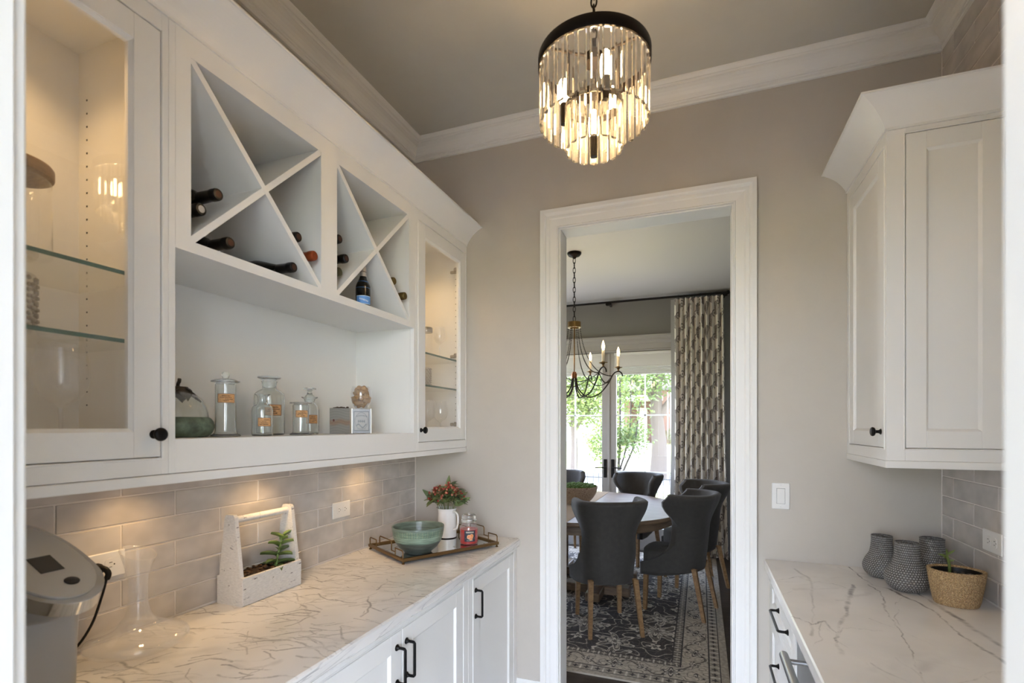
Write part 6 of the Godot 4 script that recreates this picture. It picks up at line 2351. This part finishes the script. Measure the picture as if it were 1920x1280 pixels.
func build_dining_chandelier() -> void:
	var o := thing("candle_chandelier", "dark iron candle-style chandelier with bead swags over the dining table", "chandelier", V(-1.05, 1.75, 4.36))
	var c := V(-1.05, 0, 4.36)
	var g := Geo.new()
	g.lathe(P2([0.0001, 2.985, 0.012, 2.988, 0.02, 3.0, 0.05, 3.012, 0.062, 3.028, 0.062, 3.039, 0.0001, 3.039]), 32, c)
	objw("canopy", g, M.bronze, o)
	var y := 2.97
	var k := 0
	while y > 2.44:
		g = Geo.new()
		var path := []
		for i in 12:
			var a := TAU * i / 12
			var p := Vector3(cos(a) * 0.011, sin(a) * 0.027, 0)
			if k % 2:
				p = Vector3(0, p.y, p.x)
			path.append(c + Vector3(0, y, 0) + p)
		g.tube(path, 0.0032, 6, true)
		objw("chain_link", g, M.iron, o)
		y -= 0.043
		k += 1
	g = Geo.new()
	g.lathe(P2([0.045, 2.375, 0.0585, 2.375, 0.0585, 2.425, 0.045, 2.425, 0.045, 2.375]), 36, c)
	g.bx(c.x - 0.05, c.x + 0.05, 2.40, 2.41, c.z - 0.006, c.z + 0.006)
	objw("brass_ring", g, M.brass, o)
	g = Geo.new()
	g.tube([c + Vector3(0, 2.41, 0), c + Vector3(0, 1.93, 0)], 0.006, 10)
	objw("rod", g, M.antique, o)
	g = Geo.new()
	g.lathe(P2([0.0001, 1.925, 0.020, 1.925, 0.024, 1.935, 0.024, 1.97, 0.017, 1.975, 0.017, 1.985, 0.0001, 1.986]), 24, c)
	objw("hub", g, M.copper, o)
	M.flame = mat(Color(1, 0.95, 0.85), 0.4)
	M.flame.emission_enabled = true
	M.flame.emission = Color(1.0, 0.84, 0.6)
	M.flame.emission_energy_multiplier = 6.0
	var wax := mat(Color(0.88, 0.86, 0.78), 0.5)
	for i in 6:
		var a := TAU * i / 6.0 - 0.36
		var d := Vector3(cos(a), 0, sin(a))
		g = Geo.new()
		g.tube(curve([c + d * 0.018 + Vector3(0, 1.93, 0), c + d * 0.04 + Vector3(0, 1.83, 0), c + d * 0.12 + Vector3(0, 1.762, 0), c + d * 0.22 + Vector3(0, 1.79, 0), c + d * 0.30 + Vector3(0, 1.88, 0), c + d * 0.345 + Vector3(0, 1.965, 0), c + d * 0.39 + Vector3(0, 1.99, 0), c + d * 0.42 + Vector3(0, 1.972, 0), c + d * 0.428 + Vector3(0, 1.945, 0)], 6), 0.0058, 8)
		var arm := objw("arm", g, M.iron, o)
		var p := c + d * 0.39
		g = Geo.new()
		g.lathe(P2([0.0001, 1.99, 0.009, 1.992, 0.007, 2.004, 0.014, 2.014, 0.034, 2.02, 0.036, 2.026, 0.014, 2.026, 0.013, 2.034, 0.0001, 2.034]), 24, p)
		var cup := obj("drip_cup", g, M.antique, arm)
		g = Geo.new()
		g.lathe(P2([0.0125, 2.034, 0.0125, 2.125, 0.010, 2.128, 0.0001, 2.128]), 16, p)
		objw("candle_sleeve", g, wax, o)
		g = Geo.new()
		g.lathe(curve(P2([0.0001, -0.034, 0.008, -0.03, 0.0125, -0.012, 0.011, 0.01, 0.005, 0.032, 0.0001, 0.046]), 4), 16)
		var b := obj("flame_bulb", g, M.flame, o)
		b.position = p + Vector3(0, 2.162, 0) - o.position
		omni("flame_light", Vector3(0, -0.005, 0), 0.014, Color(1.0, 0.85, 0.65), 0.011, b)
		# bead swags: ring to arm, and arm to arm
		var q := c + d * 0.052 + Vector3(0, 2.375, 0)
		var tip := c + d * 0.335 + Vector3(0, 1.95, 0)
		var a2 := TAU * (i + 1) / 6.0 - 0.36
		var tip2 := c + Vector3(cos(a2), 0, sin(a2)) * 0.335 + Vector3(0, 1.95, 0)
		for e in [[q, tip, 0.11, 52], [tip, tip2, 0.075, 34]]:
			g = Geo.new()
			var n: int = e[3]
			for j in n + 1:
				var t := float(j) / n
				var pt: Vector3 = (e[0] as Vector3).lerp(e[1], t) - Vector3(0, e[2] * 4.0 * t * (1.0 - t), 0)
				if e[3] == 52:
					pt += d * -0.05 * 4.0 * t * (1.0 - t) * (0.5 + 0.5 * (1.0 - t))
				g.ball(pt, 0.0055, 6)
			objw("bead_strand", g, M.iron, o)


func build_curtain() -> void:
	var o := thing("curtain", "floor-length cream curtain printed with grey-brown paisley motifs, right of the garden doors", "curtain", V(-0.02, 0, 6.08))
	var nfold := 9.5
	var rows := []
	var nu := 150
	var nv := 14
	var len := 0.0
	var prev := Vector3.ZERO
	var arc := []
	for i in nu + 1:
		var t := float(i) / nu
		var col := []
		for j in nv + 1:
			var v := float(j) / nv
			var y := lerpf(2.965, 0.028, v)
			var spread := lerpf(0.0, 0.045, v)
			var x := lerpf(-0.285, 0.235 + spread, t) + 0.012 * sin(v * 5.0 + t * 3.0) * v
			var ph := t * nfold * TAU + 0.3 * sin(v * 4.0 + t * 7.0) * v
			var amp := 0.042 + 0.012 * v
			var z := amp * (sin(ph) + 0.25 * sin(2.0 * ph + 0.6)) + 0.006 * sin(t * 40.0)
			x += 0.010 * sin(2.0 * ph)
			col.append(Vector3(x + 0.02, y, z))
		rows.append(col)
		if i > 0:
			len += (col[7] as Vector3).distance_to(prev)
		prev = col[7]
		arc.append(len)
	var g: Geo
	obj("panel", curtain_mesh(rows, arc), M.curtain, o)
	g = Geo.new()
	var edge := []
	for i in 5:
		var col := []
		for j in nv + 1:
			var p: Vector3 = rows[0][j]
			col.append(Vector3(p.x - 0.042 + 0.0105 * i, p.y, p.z - 0.018 + 0.0045 * i))
		edge.append(col)
	g.grid(edge, 1.0)
	obj("lining_edge", g, M.lining, o)
	# rod with brackets and rings
	o = thing("curtain_rod", "black curtain rod under the dining room ceiling", "rod", V(-1.1, 3.0, 6.12))
	g = Geo.new()
	g.tube([V(-2.55, 2.998, 6.09), V(0.27, 2.998, 6.09)], 0.0125, 14)
	objw("pole", g, M.iron, o)
	g = Geo.new()
	g.lathe(P2([0.0001, -0.02, 0.018, -0.015, 0.022, 0, 0.018, 0.015, 0.0001, 0.02]), 16)
	var fin := Geo.new()
	fin.add(g, Transform3D(Basis(Vector3(0, 0, 1), PI / 2), V(0.285, 2.998, 6.09)))
	objw("finial", fin, M.iron, o)
	for x in [-2.3, -1.04, 0.245]:
		g = Geo.new()
		rb(g, x - 0.035, x + 0.035, 2.962, 2.99, 6.06, 6.12, 0.003)
		rb(g, x - 0.012, x + 0.012, 2.975, 3.005, 6.1, 6.25, 0.002)
		objw("bracket", g, M.iron, o)
	for k in 9:
		g = Geo.new()
		var path := []
		for i in 14:
			var a := TAU * i / 14
			path.append(V(-0.24 + 0.058 * k, 2.992 + sin(a) * 0.021, 6.09 + cos(a) * 0.021))
		g.tube(path, 0.003, 6, true)
		objw("ring", g, M.iron, o)


func curtain_mesh(rows: Array, arc: Array) -> Geo:
	var g := Geo.new()
	var m := rows.size()
	var k: int = (rows[0] as Array).size()
	var nr := []
	for i in m:
		var a := []
		for j in k:
			var du: Vector3 = rows[mini(i + 1, m - 1)][j] - rows[maxi(i - 1, 0)][j]
			var dv: Vector3 = rows[i][mini(j + 1, k - 1)] - rows[i][maxi(j - 1, 0)]
			a.append(-du.cross(dv).normalized())
		nr.append(a)
	for i in m - 1:
		for j in k - 1:
			var t := []
			for q in [[i, j], [i + 1, j], [i + 1, j + 1], [i, j + 1]]:
				t.append(Vector2(arc[q[0]] / 0.40, 2.94 * q[1] / (k - 1) / 0.54))
			g.tri(rows[i][j], rows[i + 1][j], rows[i + 1][j + 1], nr[i][j], nr[i + 1][j], nr[i + 1][j + 1], t[0], t[1], t[2])
			g.tri(rows[i][j], rows[i + 1][j + 1], rows[i][j + 1], nr[i][j], nr[i + 1][j + 1], nr[i][j + 1], t[0], t[2], t[3])
	return g


func build_garden_doors() -> void:
	var o := Node3D.new()
	o.name = "door_3"
	add_child(o)
	o.set_meta("kind", "structure")
	o.set_meta("label", "pair of grey framed glazed doors to the garden")
	var d0 := 6.29
	var d1 := 6.335
	var xm := -1.072
	for e in [[-1.94, xm - 0.002], [xm + 0.002, -0.204]]:
		var g := Geo.new()
		var s := 0.088
		rb(g, e[0], e[0] + s, 0.01, 2.405, d0, d1, 0.003)
		rb(g, e[1] - s, e[1], 0.01, 2.405, d0, d1, 0.003)
		rb(g, e[0] + s, e[1] - s, 0.01, 0.26, d0, d1, 0.003)
		rb(g, e[0] + s, e[1] - s, 2.29, 2.405, d0, d1, 0.003)
		var leaf := obj("door_leaf", g, M.dining_trim, o)
		g = Geo.new()
		rb(g, e[0] + s, e[1] - s, 0.26, 2.29, d0 + 0.02, d0 + 0.024)
		obj("pane", g, M.pane, leaf)
		g = Geo.new()
		var mx: float = (e[0] + e[1]) * 0.5
		rb(g, mx - 0.008, mx + 0.008, 0.26, 2.29, d0 + 0.014, d0 + 0.03)
		for y in [0.94, 1.637]:
			rb(g, e[0] + s, e[1] - s, y - 0.008, y + 0.008, d0 + 0.014, d0 + 0.03)
		obj("muntin", g, M.muntin, leaf)
		g = Geo.new()
		var left: bool = e[0] < -1.5
		var hx: float = e[1] - 0.045 if left else e[0] + 0.045
		rb(g, hx - 0.021, hx + 0.021, 0.86, 1.09, d0 - 0.008, d0, 0.006)
		g.tube([V(hx, 0.985, d0 - 0.005), V(hx, 0.985, d0 - 0.045)], 0.009, 10)
		var dir := -1.0 if left else 1.0
		g.tube(curve([V(hx, 0.985, d0 - 0.042), V(hx + dir * 0.05, 0.988, d0 - 0.046), V(hx + dir * 0.12, 0.982, d0 - 0.042)], 4), 0.0075, 10)
		obj("handle", g, M.iron, leaf)
		# pleated blind drawn up to the top of the leaf
		var b := thing("window_blind", "white pleated blind drawn up on the left garden door" if left else "white pleated blind drawn up on the right garden door, beside the curtain", "blind", V(mx, 2.13, d0 - 0.03), 0.0, "pleated blinds on the garden doors")
		g = Geo.new()
		rb(g, e[0] + s - 0.02, e[1] - s + 0.02, 2.375, 2.405, d0 - 0.052, d0 - 0.004, 0.002)
		objw("head_rail", g, M.trim, b)
		g = Geo.new()
		rb(g, e[0] + s - 0.015, e[1] - s + 0.015, 2.24, 2.375, d0 - 0.032, d0 - 0.028)
		objw("fabric", g, M.blind, b)
		for k in 6:
			g = Geo.new()
			rb(g, e[0] + s - 0.015, e[1] - s + 0.015, 2.135 + 0.018 * k, 2.150 + 0.018 * k, d0 - 0.047 + 0.002 * k, d0 - 0.012, 0.004)
			objw("pleat", g, M.blind, b)
	var g := Geo.new()
	rb(g, xm - 0.012, xm + 0.012, 0.01, 2.405, d0 - 0.008, d0, 0.003)
	obj("astragal", g, M.dining_trim, o)
	g = Geo.new()
	rb(g, -1.96, -1.94, 0, 2.41, 6.26, 6.36)
	rb(g, -0.204, -0.184, 0, 2.41, 6.26, 6.36)
	rb(g, -1.94, -0.204, 2.405, 2.41, 6.26, 6.36)
	rb(g, -1.94, -0.204, 0.0005, 0.0095, 6.26, 6.40)
	obj("frame", g, M.dining_trim, o)


func multimesh(called: String, mesh: Mesh, m: Material, at: Array, parent: Node) -> MultiMeshInstance3D:
	var mm := MultiMesh.new()
	mm.transform_format = MultiMesh.TRANSFORM_3D
	mm.mesh = mesh
	mm.instance_count = at.size()
	for i in at.size():
		mm.set_instance_transform(i, at[i])
	var o := MultiMeshInstance3D.new()
	o.name = called
	o.multimesh = mm
	o.material_override = m
	parent.add_child(o, true)
	o.set_meta("kind", "stuff")
	return o


func leaf_mesh(l: float, w: float) -> ArrayMesh:
	var g := Geo.new()
	g.leaf(Vector3.ZERO, Vector3.RIGHT, Vector3.BACK, l, w, 0.15, 2)
	return g.mesh()


func leaf_cloud(r: RandomNumberGenerator, blobs: Array, n: int) -> Array:
	var out := []
	for i in n:
		var b: Array = blobs[r.randi() % blobs.size()]
		var d := Vector3(r.randfn(), r.randfn(), r.randfn()).normalized() * pow(r.randf(), 0.45)
		var p: Vector3 = b[0] + d * (b[1] as Vector3)
		var basis := Basis.from_euler(Vector3(r.randf_range(-0.9, 0.9), r.randf() * TAU, r.randf_range(-0.9, 0.9))).scaled(Vector3.ONE * r.randf_range(0.7, 1.3))
		out.append(Transform3D(basis, p))
	return out


func tree(called: String, label: String, at: Vector3, trunks: Array, blobs: Array, n: int, leaf: ArrayMesh, m: Material, bark: Material, seed_: int) -> Node3D:
	var o := thing(called, label, "tree", at, 0.0, "trees in the front garden")
	for t in trunks:
		var g := Geo.new()
		var path := curve(t[0], 4)
		var rr := []
		for i in path.size():
			rr.append(lerpf(t[1], t[2], float(i) / (path.size() - 1)))
		g.tube(path, rr, 10)
		obj("trunk" if t == trunks[0] else "branch", g, bark, o)
	var r := RandomNumberGenerator.new()
	r.seed = seed_
	multimesh("crown", leaf, m, leaf_cloud(r, blobs, n), o)
	return o


func bush(label: String, at: Vector3, size: Vector3, n: int, m: Material, leaf: ArrayMesh, seed_: int) -> void:
	var o := thing("shrub", label, "shrub", at, 0.0, "shrubs in front of the house across the street")
	var r := RandomNumberGenerator.new()
	r.seed = seed_
	multimesh("foliage", leaf, m, leaf_cloud(r, [[Vector3(0, size.y * 0.5, 0), size * Vector3(0.5, 0.5, 0.5)]], n), o)
	var g := Geo.new()
	for k in 4:
		var a := TAU * k / 4 + 0.4
		g.tube([Vector3(0, -0.02, 0), Vector3(cos(a) * size.x * 0.25, size.y * 0.6, sin(a) * size.z * 0.25)], 0.02, 6)
	obj("stem", g, M.bark, o)


func build_outside() -> void:
	M.lawn = mat(Color.WHITE, 0.95)
	M.lawn.albedo_texture = noise_tex(91, 0.05, Color(0.50, 0.55, 0.34), Color(0.66, 0.69, 0.47))
	triplanar(M.lawn, Vector3.ONE * 0.8)
	M.fence = mat(Color(0.30, 0.30, 0.31), 0.5)
	M.paving = mat(Color(0.80, 0.79, 0.77), 0.9)
	M.terrace = mat(Color(0.58, 0.57, 0.55), 0.9)
	M.street = mat(Color(0.62, 0.62, 0.63), 0.9)
	M.bark = mat(Color(0.40, 0.36, 0.32), 0.95)
	M.bark_dark = mat(Color(0.22, 0.20, 0.18), 0.95)
	M.brick = mat(Color(0.47, 0.36, 0.31), 0.9)
	M.roof = mat(Color(0.33, 0.31, 0.30), 0.9)
	var leaf_l := mat(Color(0.29, 0.37, 0.18), 0.6)
	var leaf_d := mat(Color(0.23, 0.31, 0.15), 0.6)
	var leaf_y := mat(Color(0.41, 0.46, 0.23), 0.6)
	for m in [leaf_l, leaf_d, leaf_y]:
		m.backlight_enabled = true
		m.backlight = Color(0.40, 0.46, 0.20)
	var g := Geo.new()
	rb(g, -60, 60, -0.6, -0.42, -60, -4.2)
	rb(g, -60, -3.2, -0.6, -0.42, -4.2, 15.0)
	rb(g, 3.2, 60, -0.6, -0.42, -4.2, 15.0)
	rb(g, -3.2, 3.2, -0.6, -0.42, 6.6, 15.0)
	setting("lawn", g, M.lawn, "sunlit lawn behind the iron fence")
	g = Geo.new()
	rb(g, -3.4, 3.4, -0.418, -0.15, 6.45, 8.2, 0.01)
	rb(g, -9.0, -3.4, -0.418, -0.2, 1.5, 8.2, 0.01)
	rb(g, -12.0, 12.0, -0.41, -0.2, -12.0, -2.6, 0.01)
	setting("terrace", g, M.terrace, "pale paved terrace outside the garden doors")
	g = Geo.new()
	rb(g, -60, 60, -0.6, -0.415, 11.6, 13.2)
	setting("sidewalk", g, M.paving, "pale sidewalk beyond the fence")
	g = Geo.new()
	rb(g, -60, 60, -0.62, -0.48, 15.0, 21.0)
	setting("street", g, M.street, "bright street in front of the garden doors")
	g = Geo.new()
	# front yard across the street, rising to the house
	g.quad(V(-60, -0.45, 21), V(60, -0.45, 21), V(60, 0.45, 30), V(-60, 0.45, 30), Vector3.UP)
	g.quad(V(-60, 0.45, 30), V(60, 0.45, 30), V(60, 0.6, 80), V(-60, 0.6, 80), Vector3.UP)
	g.quad(V(-60, -0.6, 21), V(60, -0.6, 21), V(60, -0.45, 21), V(-60, -0.45, 21), Vector3.BACK)
	setting("front_yard", g, M.lawn, "rising front lawn across the street")
	g = Geo.new()
	g.quad(V(-9.8, -0.44, 21), V(-4.8, -0.44, 21), V(-6.0, 0.455, 31.2), V(-9.8, 0.455, 31.2), Vector3.UP)
	g.quad(V(-3.6, -0.44, 21), V(-2.6, -0.44, 21), V(-2.9, 0.455, 29.9), V(-3.9, 0.455, 29.9), Vector3.UP)
	setting("driveway", g, M.paving, "white concrete driveway and path across the street")
	# fence
	var o := thing("iron_fence", "thin black iron picket fence along the front lawn", "fence", V(-1.0, -0.42, 9.6))
	g = Geo.new()
	for y in [0.12, 0.93]:
		rb(g, -4.2, 2.2, -0.42 + y, -0.42 + y + 0.022, 9.59, 9.61)
	objw("rail", g, M.fence, o)
	var pg := Geo.new()
	pg.bx(-0.007, 0.007, 0, 1.0, -0.007, 0.007)
	pg.lathe(P2([0.012, 1.0, 0.008, 1.02, 0.0001, 1.045]), 8)
	var pm := pg.mesh()
	for k in 58:
		var p := obj("picket", pm, M.fence, o)
		p.position = V(-4.1 + 0.108 * k, -0.42, 9.6) - o.position
	# house
	o = thing("brick_house", "brown brick house with pale front door, white garage side and grey roof across the street", "house", V(-3.3, 0.45, 32))
	g = Geo.new()
	rb(g, -4.7, -4.0, 0.3, 3.6, 31.0, 38)
	rb(g, -4.0, -2.7, 0.3, 3.6, 31.6, 38)
	rb(g, -2.7, 4.5, 0.3, 3.6, 31.0, 38)
	objw("wall", g, M.brick, o)
	g = Geo.new()
	rb(g, -11.0, -4.7, 0.3, 3.2, 31.3, 38)
	objw("garage_wall", g, mat(Color(0.86, 0.85, 0.83), 0.8), o)
	g = Geo.new()
	rb(g, -9.6, -6.2, 0.46, 2.6, 31.26, 31.31, 0.02)
	objw("garage_door", g, M.trim, o)
	g = Geo.new()
	g.prism(PackedVector2Array([Vector2(-3.9, 0), Vector2(3.9, 0), Vector2(3.9, 0.15), Vector2(0, 2.6), Vector2(-3.9, 0.15)]), -8.4, 8.4)
	var t := Geo.new()
	t.add(g, Transform3D(Basis(Vector3.UP, PI / 2), V(-3.0, 3.6, 34.5)))
	objw("roof", t, M.roof, o)
	g = Geo.new()
	rb(g, -3.65, -3.05, 0.46, 2.6, 31.52, 31.6, 0.02)
	objw("front_door", g, mat(Color(0.80, 0.77, 0.68), 0.5), o)
	g = Geo.new()
	rb(g, 0.2, 2.0, 1.3, 2.8, 30.95, 31.02, 0.02)
	var w := objw("window", g, M.trim, o)
	g = Geo.new()
	rb(g, 0.3, 1.9, 1.4, 2.7, 30.93, 30.951)
	obj("pane", g, mat(Color(0.25, 0.28, 0.3), 0.1), w)
	for x in [-4.3, -2.4]:
		g = Geo.new()
		rb(g, x - 0.1, x + 0.1, 0.46, 3.0, 29.6, 29.84, 0.01)
		objw("porch_post", g, M.trim, o)
	g = Geo.new()
	rb(g, -4.6, -2.1, 3.0, 3.25, 29.5, 31.6, 0.02)
	objw("porch_roof", g, M.trim, o)
	g = Geo.new()
	rb(g, -4.7, -2.0, 0.3, 0.46, 29.4, 31.6, 0.01)
	objw("porch_step", g, M.paving, o)
	# trees
	var lm := leaf_mesh(0.15, 0.075)
	var lm_s := leaf_mesh(0.085, 0.036)
	var lm_b := leaf_mesh(0.22, 0.11)
	tree("shade_tree", "large shade tree with thick pale trunk across the lawn", V(-1.5, -0.2, 19.5),
		[[[Vector3(0, -0.3, 0), Vector3(0.05, 0.9, 0), Vector3(-0.05, 2.2, 0), Vector3(0.0, 3.6, 0.1), Vector3(0.3, 5.5, 0)], 0.34, 0.12], [[Vector3(0, 2.0, 0), Vector3(0.7, 2.9, 0), Vector3(1.9, 3.8, 0.3), Vector3(3.4, 4.6, 0.3)], 0.17, 0.05], [[Vector3(0, 2.5, 0), Vector3(-0.8, 3.5, 0.1), Vector3(-2.2, 4.4, 0.2), Vector3(-3.6, 4.9, 0)], 0.16, 0.05], [[Vector3(0, 3.2, 0), Vector3(0.3, 4.4, -0.6), Vector3(0.2, 6.0, -1.4)], 0.12, 0.04]],
		[[Vector3(0, 5.5, 0), Vector3(3.2, 2.6, 2.6)], [Vector3(2.6, 4.4, 0.3), Vector3(2.4, 1.7, 2.0)], [Vector3(-3.0, 4.6, 0), Vector3(2.6, 1.9, 2.0)], [Vector3(-1.0, 3.6, 1.0), Vector3(2.2, 1.1, 1.4)], [Vector3(1.0, 7.0, 0), Vector3(3.0, 2.0, 2.6)]], 15000, lm, leaf_l, M.bark, 21)
	tree("slender_tree", "slim many-stemmed young tree just beyond the fence", V(-1.56, -0.42, 10.4),
		[[[Vector3(0, 0, 0), Vector3(0.01, 0.55, 0), Vector3(-0.02, 1.0, 0), Vector3(0.02, 1.8, 0), Vector3(0.0, 3.2, 0)], 0.05, 0.012], [[Vector3(0.01, 0.85, 0), Vector3(0.14, 1.15, 0), Vector3(0.32, 1.6, 0.1), Vector3(0.42, 2.4, 0.1)], 0.028, 0.01], [[Vector3(0.0, 0.82, 0), Vector3(-0.12, 1.1, 0.05), Vector3(-0.20, 1.6, 0), Vector3(-0.26, 2.6, 0)], 0.026, 0.01], [[Vector3(0.0, 1.0, 0), Vector3(0.09, 1.35, -0.1), Vector3(0.2, 1.9, -0.1), Vector3(0.22, 2.9, -0.1)], 0.022, 0.008]],
		[[Vector3(0.05, 2.7, 0), Vector3(0.75, 1.1, 0.6)], [Vector3(0.2, 1.7, 0), Vector3(0.5, 0.45, 0.4)], [Vector3(-0.25, 1.55, 0.1), Vector3(0.4, 0.5, 0.4)]], 2600, lm_s, leaf_d, M.bark_dark, 22)
	tree("leafy_tree", "bright leafy tree beyond the left garden door", V(-4.5, -0.35, 18.5),
		[[[Vector3(0, -0.3, 0), Vector3(0.05, 1.0, 0), Vector3(0.0, 2.4, 0), Vector3(0.1, 4.4, 0)], 0.16, 0.06], [[Vector3(0, 1.6, 0), Vector3(0.7, 2.6, 0), Vector3(1.5, 3.4, 0)], 0.08, 0.03]],
		[[Vector3(0.3, 4.0, 0), Vector3(2.3, 2.2, 1.8)], [Vector3(0.5, 2.6, 0.1), Vector3(1.6, 0.9, 1.3)], [Vector3(-1.4, 3.2, 0), Vector3(1.3, 1.3, 1.2)]], 7000, lm, leaf_y, M.bark, 23)
	for e in [[V(-13, 0.5, 44), 24], [V(-6.5, 0.5, 46), 25], [V(0, 0.5, 45), 26], [V(-19, 0.5, 42), 28], [V(7, 0.5, 43), 29]]:
		tree("backdrop_tree", {24: "tall tree behind the house's left half", 25: "tall tree rising behind the middle of the house roof", 26: "tall tree behind the house's right half", 28: "tall tree far left behind the driveway", 29: "tall tree far right behind the house"}[e[1]], e[0],
			[[[Vector3(0, -0.3, 0), Vector3(0, 3, 0), Vector3(0.2, 8, 0)], 0.35, 0.12]], [[Vector3(0, 7.5, 0), Vector3(4.6, 5.5, 3.5)], [Vector3(1.5, 5.0, -1), Vector3(3.6, 2.6, 2.5)]], 6000, lm_b, leaf_l if e[1] % 2 else leaf_d, M.bark, e[1])
	bush("round yellow-green shrub by the driveway", V(-5.7, 0.2, 27.6), Vector3(2.4, 1.5, 1.6), 2200, leaf_y, lm_s, 31)
	bush("clipped shrub left of the house's front door", V(-3.95, 0.42, 29.3), Vector3(1.5, 1.1, 1.2), 1400, leaf_l, lm_s, 32)
	bush("low shrub under the house's right window", V(-1.2, 0.42, 30.1), Vector3(1.5, 1.1, 1.2), 1800, leaf_d, lm_s, 33)
	bush("small flowering shrub just behind the iron fence", V(-0.62, -0.42, 9.0), Vector3(0.7, 0.62, 0.5), 900, leaf_y, leaf_mesh(0.05, 0.02), 34)


func _ready() -> void:
	rng.seed = 7
	light_up()
	make_materials()
	build_room()
	build_wall_cabinets()
	build_base_cabinets()
	build_pendant()
	build_counter_left()
	build_tray()
	build_plates()
	build_counter_right()
	build_wine()
	build_shelf()
	build_cabinet_glassware()
	build_dining()
	build_outside()
